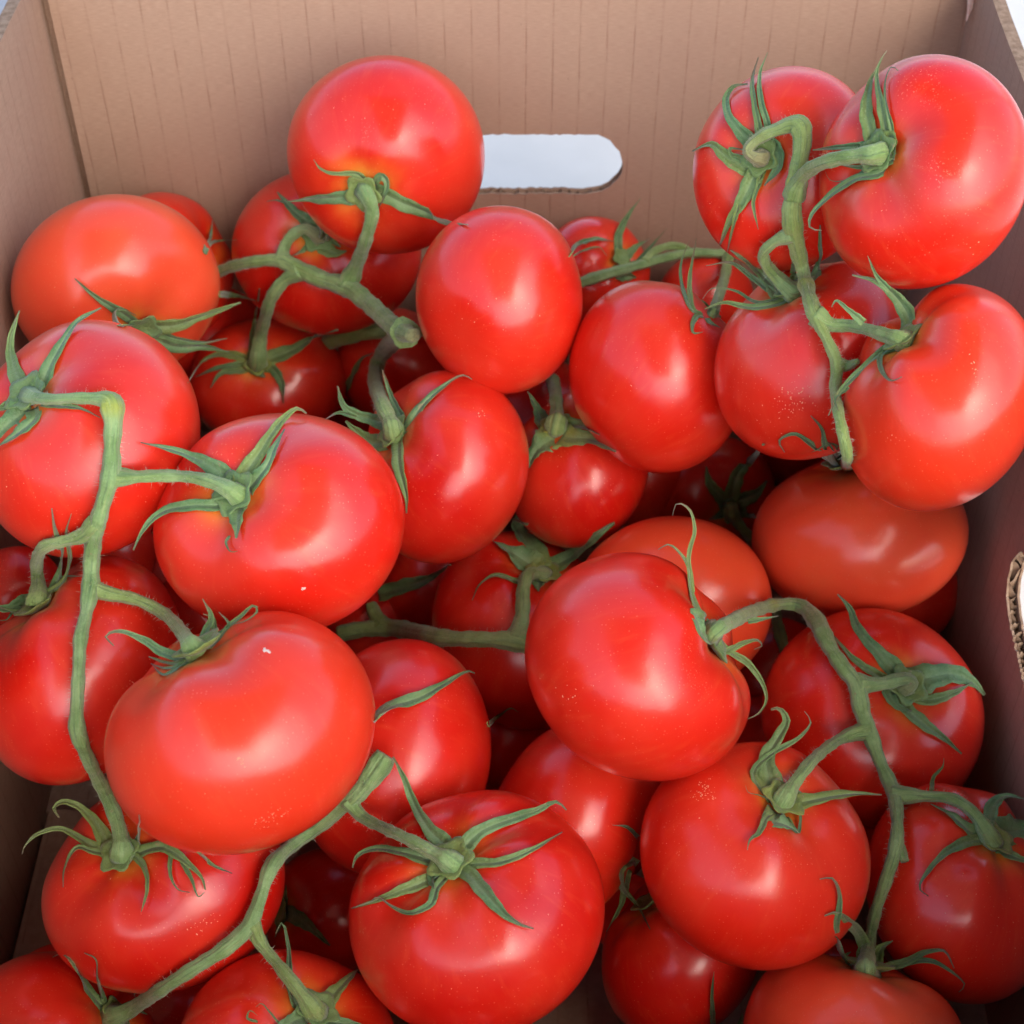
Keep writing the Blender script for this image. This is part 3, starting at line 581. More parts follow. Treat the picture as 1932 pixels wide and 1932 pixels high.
VINES = [
 dict(label="branching green vine at upper middle, its blunt cut end under the highest tomato", skip=(2,), ce=True, dend=.612, it=700,
      main=[(404, 516, 11), (440, 502, 12), (490, 492, 12), (530, 492, 15), (565, 508, 17), (610, 528, 17), (652, 540, 20), (690, 568, 18), (725, 600, 18), (754, 624, 19), (780, 633, 15)],
      br=[dict(p=[(535, 492, 13), (535, 470, 11), (548, 447, 11), (575, 431, 11), (600, 437, 12)], end=4, tip=.7), dict(p=[(655, 536, 16), (672, 500, 14), (692, 445, 13), (702, 395, 13), (702, 358, 14)], end=1),
          dict(p=[(565, 512, 14), (535, 530, 12), (512, 562, 12), (500, 600, 12), (490, 645, 13), (488, 685, 15)], end=6),
          dict(p=[(764, 628, 20), (740, 645, 18), (713, 682, 15), (708, 720, 15), (720, 760, 15), (738, 800, 16), (748, 826, 17)], end=9)]),
 dict(label="dark green vine stem in the hollow under the upper middle vine", skip=(7, 6), hair=1500, dstart=.797, dend=.735,
      main=[(585, 656, 15), (610, 648, 16), (660, 632, 18), (720, 622, 18), (790, 628, 14)]),
 dict(label="long knuckled vine running down the left side over four tomatoes", start=5, end=29, yel=(.19,),
      main=[(62, 762, 15), (90, 753, 12), (140, 751, 12), (182, 752, 14), (207, 757, 23), (213, 790, 19), (211, 840, 18), (209, 895, 20), (196, 945, 17), (182, 995, 17), (173, 1050, 17), (171, 1105, 19), (163, 1155, 14), (152, 1205, 14), (149, 1260, 13), (146, 1320, 13), (146, 1378, 16), (170, 1440, 13), (200, 1500, 14), (222, 1555, 14), (235, 1612, 17)],
      br=[dict(p=[(212, 902, 17), (250, 900, 14), (310, 898, 13), (370, 902, 13), (415, 915, 15), (448, 934, 18)], end=8),
          dict(p=[(186, 985, 16), (160, 1008, 14), (115, 1022, 12), (82, 1032, 12), (69, 1062, 12), (72, 1105, 14), (70, 1142, 18)], end=28),
          dict(p=[(172, 1110, 17), (205, 1120, 13), (260, 1132, 13), (315, 1162, 13), (348, 1200, 15), (372, 1232, 20)], end=27)]),
 dict(label="long vine at upper right zigzagging down between the big tomatoes", start=13, end=16, yel=(.16, .30), tip=-.75,
      main=[(1448, 303, 14), (1425, 298, 12), (1410, 285, 11), (1430, 262, 12), (1470, 243, 14), (1505, 235, 20), (1514, 262, 18), (1508, 310, 17), (1501, 360, 17), (1494, 392, 19), (1497, 430, 19), (1503, 462, 17), (1515, 510, 14), (1527, 560, 15), (1540, 598, 17), (1560, 640, 11), (1578, 685, 14), (1576, 740, 12), (1586, 800, 12), (1596, 846, 12), (1600, 874, 12)],
      br=[dict(p=[(1496, 372, 16), (1508, 340, 14), (1535, 315, 14), (1575, 300, 14), (1620, 293, 16), (1660, 290, 17)], end=14),
          dict(p=[(1490, 440, 15), (1462, 455, 12), (1440, 478, 11), (1446, 500, 13), (1472, 530, 14), (1496, 556, 18)], end=12),
          dict(p=[(1538, 592, 16), (1565, 612, 14), (1610, 615, 12), (1655, 627, 13), (1694, 640, 17)], end=15),
          dict(p=[(1579, 690, 12), (1600, 690, 9), (1618, 682, 6)])]),
 dict(label="knuckled vine at right hanging from the kidney shaped tomato to the bottom", start=19, end=23, yel=(.17, .34),
      main=[(1340, 1195, 19), (1375, 1175, 15), (1420, 1153, 13), (1470, 1140, 12), (1515, 1145, 14), (1541, 1172, 18), (1562, 1215, 16), (1590, 1258, 16), (1616, 1292, 18), (1626, 1340, 18), (1642, 1385, 17), (1662, 1440, 14), (1686, 1495, 16), (1693, 1545, 13), (1690, 1600, 15), (1672, 1660, 13), (1652, 1720, 12), (1640, 1780, 13), (1632, 1838, 20)],
      br=[dict(p=[(1622, 1292, 16), (1665, 1290, 13), (1708, 1281, 13), (1724, 1290, 12), (1708, 1303, 14)], end=20, tip=.5),
          dict(p=[(1640, 1375, 16), (1590, 1392, 12), (1535, 1432, 12), (1500, 1475, 13), (1472, 1518, 16)], end=21),
          dict(p=[(1690, 1500, 16), (1745, 1502, 12), (1800, 1508, 12), (1838, 1535, 14), (1866, 1588, 17)], end=22),
          dict(p=[(1692, 1595, 11), (1702, 1612, 9), (1707, 1626, 8)])]),
 dict(label="vine at bottom left with a thick cut end, reaching to the bottom left corner", skip=(27,), end=30, lift=.004, cs=True,
      main=[(728, 1424, 22), (706, 1458, 22), (680, 1492, 18), (648, 1522, 14), (600, 1562, 13), (545, 1600, 14), (512, 1635, 17), (492, 1690, 13), (470, 1745, 17), (430, 1785, 16), (360, 1830, 14), (290, 1876, 14), (240, 1908, 15), (208, 1926, 20)],
      br=[dict(p=[(655, 1508, 14), (680, 1538, 12), (725, 1562, 12), (780, 1588, 13), (830, 1616, 16), (856, 1634, 19)], end=24, skip=(27,)),
          dict(p=[(472, 1742, 15), (492, 1780, 12), (520, 1815, 12), (555, 1858, 14), (585, 1910, 18)], end=31)]),
 dict(label="dark green vine lying level across the centre gap", skip=(8, 19, 27), hair=2200,
      main=[(640, 1195, 15), (690, 1186, 16), (740, 1184, 17), (790, 1196, 19), (850, 1204, 17), (920, 1206, 17), (975, 1210, 21), (1010, 1222, 20)],
      br=[dict(p=[(978, 1206, 18), (986, 1160, 14), (988, 1110, 14), (998, 1082, 13), (1020, 1088, 13)], end=32, skip=(8, 19)), dict(p=[(790, 1200, 14), (788, 1220, 13), (782, 1246, 12)], skip=(8, 19, 27, 26), dd=.022), dict(p=[(722, 1180, 15), (708, 1160, 13), (700, 1140, 11)])]),
 dict(label="thin vine at the back crossing in front of the back right wall", skip=(7, 13), hair=1500,
      main=[(1085, 537, 10), (1130, 522, 11), (1190, 505, 10), (1250, 488, 10), (1300, 478, 10), (1350, 478, 10), (1400, 482, 10)],
      br=[dict(p=[(1215, 498, 9), (1235, 474, 8), (1268, 464, 8), (1295, 470, 8), (1305, 480, 9)]), dict(p=[(1372, 480, 10), (1368, 520, 10), (1356, 560, 10), (1342, 598, 13)], end=11, skip=(13,))]),
 dict(label="short stem rising from the yellow centred calyx", skip=(7, 11), end=10, hair=1500,
      main=[(1042, 715, 13), (1048, 745, 13), (1050, 780, 14), (1052, 808, 18)]),
 dict(label="short stem of the dark star calyx running under the wide orange tinged tomato", skip=(16, 18), start=17, hair=1200,
      main=[(1376, 962, 13), (1392, 985, 11), (1412, 1010, 11), (1440, 1040, 11)]),
 dict(label="dark stem piece in the gap below the kidney shaped tomato's stalk", skip=(19, 20, 18), hair=1000,
      main=[(1462, 1150, 10), (1468, 1185, 12), (1478, 1220, 12), (1490, 1250, 11)]),
]
# tomato, px, py, spread, count, size (px) [, angle, squash]
BLEMISHES = [(27, 500, 1226, 6, 5, 3.6, .35, .3), (8, 572, 1112, 1.5, 2, 3.2), (21, 1330, 1495, 13, 46, 1.3), (12, 1490, 760, 26, 60, 1.1), (15, 1838, 700, 14, 14, 1.3, 1.1, .4),
  (27, 455, 1435, 8, 9, 1.5, 1.2, .3), (27, 520, 1540, 26, 34, 1.0, -.5, .3), (19, 1075, 1310, 12, 9, 1.3), (29, 380, 1745, 16, 22, 1.0, -.3, .4), (14, 1500 + 350, 470, 9, 5, 1.1), (28, 250, 1290, 10, 7, 1.1, .4, .3),
  (1, 640, 205, 30, 6, .9), (7, 900, 600, 30, 5, 1.2), (9, 905, 775, 9, 7, 1.3), (24, 980, 1740, 60, 16, .9), (22, 1760, 1720, 40, 14, 1.0), (5, 90, 900, 30, 5, 1.0), (4, 700, 560, 22, 4, 1.2)]
# x, y, z, radius of the fruit that lie out of sight below
BURIED = [(-0.0153, 0.3093, -0.5392, 0.0328), (-0.0451, 0.1441, -0.5368, 0.0352), (0.0655, 0.4704, -0.5384, 0.0336), (-0.0995, 0.184, -0.5342, 0.0328), (-0.0126, 0.2381, -0.5343, 0.0329), (0.0408, 0.112, -0.5369, 0.0351), (0.0518, 0.2221, -0.538, 0.034), (-0.141, 0.1281, -0.5374, 0.0344), (0.1384, 0.1813, -0.5342, 0.0359), (0.1366, 0.0919, -0.5382, 0.0338), (-0.1403, 0.3394, -0.5395, 0.0325), (-0.1038, 0.413, -0.5372, 0.0348), (-0.0831, 0.0842, -0.5354, 0.0325), (-0.1131, 0.5255, -0.536, 0.036), (0.0939, 0.3418, -0.5379, 0.0341), (-0.1635, 0.1904, -0.533, 0.0331), (-0.0414, 0.5483, -0.5393, 0.0327), (-0.0518, 0.3764, -0.5146, 0.0335), (-0.022, 0.0843, -0.5102, 0.0325), (0.0074, 0.1789, -0.5148, 0.0337), (0.0909, 0.1458, -0.4977, 0.0358), (0.1516, 0.5778, -0.4921, 0.0344), (-0.0871, 0.4767, -0.4906, 0.0325), (-0.1613, 0.3986, -0.495, 0.0328), (-0.1634, 0.0863, -0.4883, 0.034), (-0.0998, 0.1246, -0.4853, 0.0344), (-0.1072, 0.3605, -0.4788, 0.0348), (-0.0301, 0.5139, -0.4818, 0.0329), (0.0691, 0.0866, -0.4779, 0.0326), (-0.1482, 0.189, -0.4631, 0.0349), (-0.0409, 0.1521, -0.4621, 0.0351), (0.1333, 0.1009, -0.4703, 0.0338), (0.1363, 0.1833, -0.4606, 0.0353), (0.0429, 0.1847, -0.4576, 0.0358), (0.0126, 0.1064, -0.4509, 0.0325), (0.156, 0.5184, -0.4492, 0.033), (-0.095, 0.428, -0.445, 0.0329), (-0.158, 0.4463, -0.4083, 0.0332), (0.1583, 0.5363, -0.5427, 0.0293), (-0.0776, 0.2633, -0.5354, 0.0292), (0.0275, 0.3604, -0.5409, 0.0283), (0.0693, 0.6084, -0.5428, 0.0287), (-0.1662, 0.5254, -0.4978, 0.0289), (0.03, 0.5164, -0.4902, 0.03), (0.0716, 0.563, -0.4718, 0.0292), (-0.0116, 0.5947, -0.4629, 0.0294), (-0.1629, 0.4889, -0.4515, 0.0292), (-0.0541, 0.0799, -0.4585, 0.0296), (-0.0103, 0.5502, -0.4267, 0.029), (0.1201, 0.4841, -0.4063, 0.0313), (0.1602, 0.4102, -0.5364, 0.0245), (0.0472, 0.4074, -0.5363, 0.0241), (-0.0149, 0.2067, -0.47, 0.0246), (-0.1142, 0.0768, -0.4543, 0.0256), (-0.1699, 0.134, -0.4564, 0.0255), (0.0667, 0.5203, -0.4393, 0.0256), (-0.0945, 0.3874, -0.403, 0.0243), (-0.1346, 0.0723, -0.5341, 0.0203), (0.0584, 0.1663, -0.5373, 0.02), (0.1427, 0.2664, -0.5402, 0.0203), (0.0752, 0.0702, -0.5357, 0.0198), (-0.0445, 0.198, -0.5194, 0.0208), (0.1114, 0.6167, -0.5183, 0.02), (0.1532, 0.5125, -0.5009, 0.0206), (-0.0105, 0.2762, -0.4984, 0.0201), (-0.1765, 0.5722, -0.4979, 0.0199), (-0.1753, 0.4546, -0.5054, 0.0207), (0.0384, 0.3734, -0.4937, 0.0198), (-0.0887, 0.1773, -0.4785, 0.0211), (0.119, 0.5536, -0.4576, 0.02), (0.0342, 0.3711, -0.4526, 0.0203), (-0.1491, 0.3754, -0.4478, 0.0198), (-0.1741, 0.5378, -0.4481, 0.0209), (0.1114, 0.5297, -0.4255, 0.0199), (-0.0892, 0.332, -0.4254, 0.0206), (0.156, 0.4486, -0.3958, 0.0209), (0.1614, 0.4165, -0.3676, 0.0206), (-0.1762, 0.3005, -0.3687, 0.0201)]


class Tom: pass
TOMS = {}
NT_, NP_ = 72, 112
def shape(tom, nt, npn):
    """unit tomato in (right, up, back) axes: oblate, dimpled at the stem, lobed shoulders"""
    rg = np.random.default_rng(100 + tom.id)
    th = np.linspace(0, math.pi, nt); ph = np.linspace(0, 2 * math.pi, npn, endpoint=False)
    TH_, PH = np.meshgrid(th, ph, indexing='ij')
    D, sg, lob = tom.dim, tom.sig, tom.lob
    rho = 1 - D * np.exp(-(TH_ / sg) ** 2) - .055 * np.exp(-((math.pi - TH_) / .32) ** 2)
    nl = rg.integers(4, 7)
    ridge = np.cos(nl * PH + rg.uniform(0, 6.3)) + .6 * np.cos((nl - 2) * PH + rg.uniform(0, 6.3))
    rho = rho + lob * ridge * np.exp(-((TH_ - .55) / .50) ** 2) * np.sin(np.minimum(TH_ * 2.2, math.pi / 2))
    for q in range(5):                                            # gentle irregularity of the whole fruit
        kx = rg.normal(size=3); kx *= rg.uniform(1.2, 2.3) / np.linalg.norm(kx)
        X = np.stack([np.sin(TH_) * np.cos(PH), np.sin(TH_) * np.sin(PH), np.cos(TH_)], -1)
        rho = rho + .020 * np.sin(X @ kx + rg.uniform(0, 6.3))
    for (gphi, gw, gd) in tom.groove:
        dphi = np.angle(np.exp(1j * (PH - gphi)))
        rho = rho - gd * np.exp(-(dphi / gw) ** 2) * np.exp(-((TH_ - .5) / .55) ** 2) * np.sin(np.minimum(TH_ * 3, math.pi / 2))
    a = tom.axis; h = np.array([0, 1, 0]) if abs(a[1]) < .8 else np.array([1, 0, 0])
    e1 = np.cross(h, a); e1 /= np.linalg.norm(e1); e2 = np.cross(a, e1)
    P = (rho * np.sin(TH_) * np.cos(PH))[..., None] * e1 + (rho * np.sin(TH_) * np.sin(PH))[..., None] * e2 \
        + (rho * tom.sq * np.cos(TH_))[..., None] * a
    return P, TH_
def fit(tom):
    cx, cy, ra, rb, d = tom.cx, tom.cy, tom.a, tom.b, tom.d
    # local axes square to the line of sight
    w = -ray(cx, cy); w /= np.linalg.norm(w)
    u = np.cross(UP, w); u /= np.linalg.norm(u); v = np.cross(w, u)
    B = np.stack([u, v, w])
    if tom.cal is None:
        tom.axis = np.array(tom.ax, float); tom.axis /= np.linalg.norm(tom.axis); its = 1
    else:
        ox, oy = (tom.cal[0] - cx) / ra, -(tom.cal[1] - cy) / rb
        q = np.array([ox, oy]) / .62; its = 5
    for it in range(its):
        if tom.cal is not None:
            L = np.linalg.norm(q)
            if L > tom.lim: q = q * tom.lim / L; L = tom.lim
            tom.axis = np.array([q[0], q[1], math.sqrt(1 - L * L) * tom.sgn])
        P, _ = shape(tom, 40, 64)
        s = np.array([ra, rb, math.sqrt(ra * rb)]) * d / FP; c = ray(cx, cy) * d
        for _i in range(4):
            W = c + (P * s) @ B
            x, y, _d = proj(W.reshape(-1, 3))
            s[0] *= 2 * ra / (x.max() - x.min()); s[1] *= 2 * rb / (y.max() - y.min()); s[2] = math.sqrt(s[0] * s[1])
            c = c + RIGHT * (cx - (x.max() + x.min()) / 2) * d / FP - UP * (cy - (y.max() + y.min()) / 2) * d / FP
        W = c + (P * s) @ B
        hub = W[0, 0]
        if tom.cal is not None and it < its - 1:
            hx, hy, _ = proj(hub)
            q = q + .8 * np.array([(tom.cal[0] - hx) / ra, -(tom.cal[1] - hy) / rb]) / .62
    tom.c, tom.s, tom.B = c, s, B
    tom.hub = hub
    ax = (tom.axis * s) @ B; tom.wax = ax / np.linalg.norm(ax)
    tom.low = W
    tom.R = float(s.mean())

bv_v, bv_f, bv_id = [], [], []
for row in TOMATOES:
    t = Tom(); t.id, t.cx, t.cy, t.a, t.b, t.d, t.cal, t.ax, t.col, t.label = row
    o = SHAPES.get(t.id, {})
    t.dim, t.sig, t.lob, t.sq, t.groove = o.get('dim', .24), o.get('sig', .42), o.get('lob', .024), o.get('sq', .84), o.get('groove', ())
    t.lim, t.sgn = o.get('lim', .93), o.get('sgn', 1)
    fit(t); TOMS[t.id] = t
    nt, npn = t.low.shape[:2]; n0 = len(bv_v)
    bv_v += [Vector(p) for p in t.low.reshape(-1, 3)]
    for i in range(nt - 1):
        for j in range(npn):
            k = (j + 1) % npn
            bv_f.append((n0 + i * npn + j, n0 + (i + 1) * npn + j, n0 + (i + 1) * npn + k, n0 + i * npn + k)); bv_id.append(t.id)
    # the visible fruit
    P, TH_ = shape(t, NT_, NP_)
    W = ((P * t.s) @ t.B)
    verts = [W[0, 0]] + list(W[1:-1].reshape(-1, 3)) + [W[-1, 0]]
    last = len(verts) - 1; faces = []
    for j in range(NP_):
        k = (j + 1) % NP_
        faces.append((0, 1 + j, 1 + k))
        for i in range(NT_ - 3):
            faces.append((1 + i * NP_ + j, 1 + (i + 1) * NP_ + j, 1 + (i + 1) * NP_ + k, 1 + i * NP_ + k))
        faces.append((1 + (NT_ - 3) * NP_ + j, last, 1 + (NT_ - 3) * NP_ + k))
    sh = np.concatenate([[1], 1.3 * np.exp(-(TH_[1:-1].reshape(-1) / .29) ** 2), [0]])
    ob = mesh_obj("tomato", verts, faces, M_TOM, attrs={"shoulder": np.clip(sh * 1.2, 0, 1),
        "lonc": np.concatenate([[0], np.tile(np.cos(np.linspace(0, 2 * math.pi, NP_, endpoint=False)), NT_ - 2), [0]]),
        "lons": np.concatenate([[0], np.tile(np.sin(np.linspace(0, 2 * math.pi, NP_, endpoint=False)), NT_ - 2), [0]]),
        "lat": np.concatenate([[0], TH_[1:-1].reshape(-1) * .22, [.7]])})
    ob.location = t.c
    ob.color = (*t.col, 1)
    tag(ob, t.label, "tomato", "tomatoes heaped in the cardboard box")
    t.ob = ob
# the lower layers that carry the heap: copies of three of the fruit
def buried(tid):
    t = TOMS[tid]; P, TH_ = shape(t, 30, 44); P = P * .03
    V = [P[0, 0]] + list(P[1:-1].reshape(-1, 3)) + [P[-1, 0]]; F = []
    for j in range(44):
        k = (j + 1) % 44; F.append((0, 1 + j, 1 + k))
        for i in range(27): F.append((1 + i * 44 + j, 1 + (i + 1) * 44 + j, 1 + (i + 1) * 44 + k, 1 + i * 44 + k))
        F.append((1 + 27 * 44 + j, len(V) - 1, 1 + 27 * 44 + k))
    o = mesh_obj("tomato", V, F, M_TOM, attrs={"shoulder": np.zeros(len(V)), "lonc": np.zeros(len(V)), "lons": np.zeros(len(V)), "lat": np.zeros(len(V))})
    return o
srcs = [buried(q) for q in (7, 11, 9)]
for q, (x, y, z, r) in enumerate(BURIED):
    o = srcs[q] if q < 3 else srcs[q % 3].copy()
    if q >= 3: COL.objects.link(o)
    o.location = (x, y, z); o.scale = (r / .03,) * 3; o.rotation_euler = (q * 1.3, q * .7, q * 2.1); o.color = (*R1, 1)
    tag(o, "red tomato of the lower layers, buried out of sight under the heap", "tomato", "tomatoes buried under the heap")
BVH = BVHTree.FromPolygons(bv_v, bv_f)
OWN = {}
def own_bvh(tid):
    if tid not in OWN:
        idx = [f for f, i in zip(bv_f, bv_id) if i == tid]; base = min(min(f) for f in idx)
        n = TOMS[tid].low.shape[0] * TOMS[tid].low.shape[1]
        OWN[tid] = BVHTree.FromPolygons(bv_v[base:base + n], [tuple(k - base for k in f) for f in idx])
    return OWN[tid]
def first_hit(px, py, skip=(), only=None):
    D = Vector(ray(px, py)).normalized(); o = Vector((0, 0, 0))
    for _ in range(6):
        tree = own_bvh(only) if only else BVH
        h = tree.ray_cast(o, D)
        if h[0] is None: return None, None
        if only is None and bv_id[h[2]] in skip:
            o = h[0] + D * 1e-4; continue
        return float(np.array(h[0]) @ FWD), np.array(h[1])
    return None, None

# ------------------------------------------------------------------ curves
def catmull(P, n):
    P = np.asarray(P, float)
    if len(P) == 2: P = np.array([P[0], (P[0] + P[1]) / 2, P[1]])
    seg = np.linalg.norm(np.diff(P[:, :2], axis=0), axis=1); seg = np.maximum(seg, 1e-6) ** .5
    t = np.concatenate([[0], np.cumsum(seg)])
    m = np.zeros_like(P)
    for i in range(len(P)):
        if i == 0: m[i] = (P[1] - P[0]) / (t[1] - t[0])
        elif i == len(P) - 1: m[i] = (P[-1] - P[-2]) / (t[-1] - t[-2])
        else:
            m[i] = ((P[i + 1] - P[i]) / (t[i + 1] - t[i]) * (t[i] - t[i - 1]) + (P[i] - P[i - 1]) / (t[i] - t[i - 1]) * (t[i + 1] - t[i])) / (t[i + 1] - t[i - 1])
    dense = []
    for q in np.linspace(0, t[-1], n * 6):
        i = min(np.searchsorted(t, q, side='right') - 1, len(P) - 2); i = max(i, 0)
        h = t[i + 1] - t[i]; x = (q - t[i]) / h
        dense.append((2 * x**3 - 3 * x**2 + 1) * P[i] + (x**3 - 2 * x**2 + x) * h * m[i] + (-2 * x**3 + 3 * x**2) * P[i + 1] + (x**3 - x**2) * h * m[i + 1])
    dense = np.array(dense)
    L = np.concatenate([[0], np.cumsum(np.linalg.norm(np.diff(dense[:, :2], axis=0), axis=1))])
    qs = np.linspace(0, L[-1], n)
    return np.stack([np.interp(qs, L, dense[:, k]) for k in range(P.shape[1])], 1)

TILE = {k: ((0, 631.2, 1261.8)[k % 3], (0, 631.2, 1261.8)[k // 3]) for k in range(9)}
ZS = 0.34692
def disp(tile, p): return TILE[tile][0] + p[0] * ZS, TILE[tile][1] + p[1] * ZS

def blade(name, tid, pts, wpx, parent, origin, n=20, seed=0, base_d=None, start=None, fold=.35):
    """one sepal: thin tapered leaf blade lying over or lifting off its fruit; pts in print pixels"""
    rg = random.Random(seed); t = TOMS[tid]
    P = [tuple(p) for p in pts]
    if start is not None:
        q = (start[0] + .38 * (P[0][0] - start[0]), start[1] + .38 * (P[0][1] - start[1])); P = [q] + P
    C = catmull(P, n)
    hubd = float(t.hub @ FWD) if base_d is None else base_d
    raw = np.full(n, np.nan); cap = np.full(n, 9.0); nr = [None] * n
    for i, (x, y) in enumerate(C):
        s = i / (n - 1)
        h, nn = first_hit(x, y, only=tid)
        if h is not None: raw[i] = h - .0007 - .0035 * s * (1 - .5 * s); nr[i] = nn
        g, gn = first_hit(x, y)
        if g is not None:
            cap[i] = g - .0006 - .0015 * s
            if h is not None and g < h - .004: cap[i] = g - .0008
    val = np.where(~np.isnan(raw))[0]
    if len(val) == 0: d = np.full(n, hubd - .002)
    else:
        d = raw.copy(); d[:val[0]] = min(raw[val[0]], hubd + .004)
        last = d[val[0]]
        for i in range(n):
            if np.isnan(d[i]): d[i] = last - .0004
            last = d[i]
    d[0] = min(d[0], hubd) * .5 + d[0] * .5
    for _ in range(10):
        d[1:-1] = .25 * d[:-2] + .5 * d[1:-1] + .25 * d[2:]; d = np.minimum(d, cap)
    for _ in range(2): d[1:-1] = .25 * d[:-2] + .5 * d[1:-1] + .25 * d[2:]
    X = np.array([ray(x, y) * dd for (x, y), dd in zip(C, d)])
    T = np.gradient(X, axis=0); T /= np.linalg.norm(T, axis=1)[:, None]
    fallback = -ray(*C[n // 2]); fallback /= np.linalg.norm(fallback)
    tw = rg.uniform(-.5, .5)
    V, A = [], []; bw_ = wpx * d.mean() / FP
    prevn = None
    for i in range(n):
        s = i / (n - 1)
        nn = nr[i] if nr[i] is not None else (prevn if prevn is not None else fallback)
        nn = nn * .6 + fallback * .55; nn = nn / np.linalg.norm(nn)
        if prevn is not None: nn = .5 * nn + .5 * prevn
        prevn = nn
        b = np.cross(T[i], nn); b /= (np.linalg.norm(b) + 1e-9); nn2 = np.cross(b, T[i])
        ang = tw * s * s * 2.2
        b, nn2 = b * math.cos(ang) + nn2 * math.sin(ang), nn2 * math.cos(ang) - b * math.sin(ang)
        prof = (.86 + .14 * math.sin(min(s / .2, 1) * math.pi / 2)) * (1 - .93 * s ** 1.15) if s < 1 else .07
        prof = max(prof, .10) * (1 + .10 * math.sin(9 * s + seed))
        w = bw_ * prof; th = .00024 * (1 - .4 * s)
        for side in (1, -1):
            for x in (-1, -.5, 0, .5, 1):
                e = 1 - .75 * abs(x)
                ruf = .16 * w * math.sin(s * 17 + seed * 2 + (2.1 if x > 0 else 0)) * abs(x) ** 2
                V.append(X[i] + b * w * x * (1 + .08 * math.sin(s * 31 + seed + x)) + nn2 * (fold * w * (abs(x) ** 1.5 - .25) + ruf + side * th * e)); A.append((s, abs(x)))
    F = []
    for i in range(n - 1):
        o0, o1 = i * 10, i * 10 + 10
        for q in range(4):
            F.append((o0 + q, o0 + q + 1, o1 + q + 1, o1 + q)); F.append((o0 + 5 + q + 1, o0 + 5 + q, o1 + 5 + q, o1 + 5 + q + 1))
        F.append((o0 + 5, o0, o1, o1 + 5)); F.append((o0 + 4, o0 + 9, o1 + 9, o1 + 4))
    F.append((4, 3, 2, 1, 0, 5, 6, 7, 8, 9)); e = (n - 1) * 10; F.append((e, e + 1, e + 2, e + 3, e + 4, e + 9, e + 8, e + 7, e + 6, e + 5))
    dry = rg.uniform(.66, .92) if wpx < 14 else rg.uniform(.84, .96)
    tip = [min(1, max(0, (s - dry) / .12)) * .9 for s, x in A]
    yel = [max(0, (.30 - s) / .30) * t_yellow(tid) * .8 for s, x in A]
    vein = [(.0 if x > .2 else -1.0) + (.3 if x == 1 else 0) for s, x in A]
    return mesh_obj(name, [v - origin for v in V], F, M_SEPAL, parent, attrs={"tip": tip, "yellow": yel, "vein": vein})
def t_yellow(tid): return {10: 1.6, 32: .9, 21: 1.0, 22: .7, 6: 1.2, 20: .7, 23: .7, 24: .5, 12: .6}.get(tid, .3)

def hub_mesh(t, parent, r):
    """the joined base of the calyx: a shallow lobed cup in the stem dimple"""
    a = t.wax; h = np.array([0, 0, 1.]) if abs(a[2]) < .8 else np.array([1., 0, 0])
    e1 = np.cross(h, a); e1 /= np.linalg.norm(e1); e2 = np.cross(a, e1)
    V = []; rings = 5; m = 30
    def pt(k, j, off):
        f = k / rings; ph = 2 * math.pi * j / m
        rr = r * f * (1 + .16 * f * math.cos(5 * ph + t.id))
        return t.hub + e1 * rr * math.cos(ph) + e2 * rr * math.sin(ph) + a * (.0016 + .34 * r * f ** 2 + off)
    for off in (.0006, -.0004):
        V.append(pt(0, 0, off))
        for k in range(1, rings + 1):
            for j in range(m): V.append(pt(k, j, off if k < rings else off * .3))
    N = 1 + rings * m; F = []
    for s in (0, 1):
        o = s * N
        for j in range(m):
            q = (j + 1) % m
            f = (o, o + 1 + j, o + 1 + q); F.append(f if s == 0 else f[::-1])
            for k in range(rings - 1):
                f = (o + 1 + k * m + j, o + 1 + (k + 1) * m + j, o + 1 + (k + 1) * m + q, o + 1 + k * m + q); F.append(f if s == 0 else f[::-1])
    for j in range(m):
        q = (j + 1) % m; o = 1 + (rings - 1) * m
        F.append((o + j, N + o + j, N + o + q, o + q))
    yel = np.full(len(V), min(1, .05 + t_yellow(t.id) * .55))
    return mesh_obj("calyx", [v - t.c for v in V], F, M_SEPAL, parent, attrs={"tip": np.zeros(len(V)), "yellow": yel, "vein": np.zeros(len(V))})

def flecks(tid, px, py, spread, count, size, seed, ang=0.0, squash=1.0, name="skin_scar"):
    rg = np.random.default_rng(seed); t = TOMS[tid]; V, F = [], []
    for q in range(count):
        a, b = rg.normal(size=2) * spread * (1 if count > 1 else 0); b *= squash
        x = px + a * math.cos(ang) - b * math.sin(ang); y = py + a * math.sin(ang) + b * math.cos(ang)
        h, nn = first_hit(x, y, only=tid)
        if h is None: continue
        c = ray(x, y) * h; e1 = np.cross(nn, UP); e1 /= np.linalg.norm(e1); e2 = np.cross(nn, e1)
        r = size * .8 * rg.uniform(.5, 1.3) * h / FP; n0 = len(V); m = 9; st = rg.uniform(1, 2.4); ro = rg.uniform(0, 3.1)
        V.append(c + nn * .00022)
        for j in range(m):
            w = 2 * math.pi * j / m; rr = r * rg.uniform(.65, 1.3); u, v = rr * st * math.cos(w), rr * math.sin(w)
            V.append(c + e1 * (u * math.cos(ro) - v * math.sin(ro)) + e2 * (u * math.sin(ro) + v * math.cos(ro)) + nn * .00003)
        F += [(n0, n0 + 1 + j, n0 + 1 + (j + 1) % m) for j in range(m)]
    if V: fo = mesh_obj(name, [v - t.c for v in V], F, M_SCAR if count < 6 and size > 3 else M_FLECK, t.ob); fo['kind'] = 'stuff'
for t in list(TOMS.values()):
    if t.id < 33 and t.d < .68: flecks(t.id, t.cx, t.cy, t.a * .42, 16, .75, 500 + t.id)
for q, a in enumerate(BLEMISHES): flecks(*a[:6], 300 + q, *a[6:])

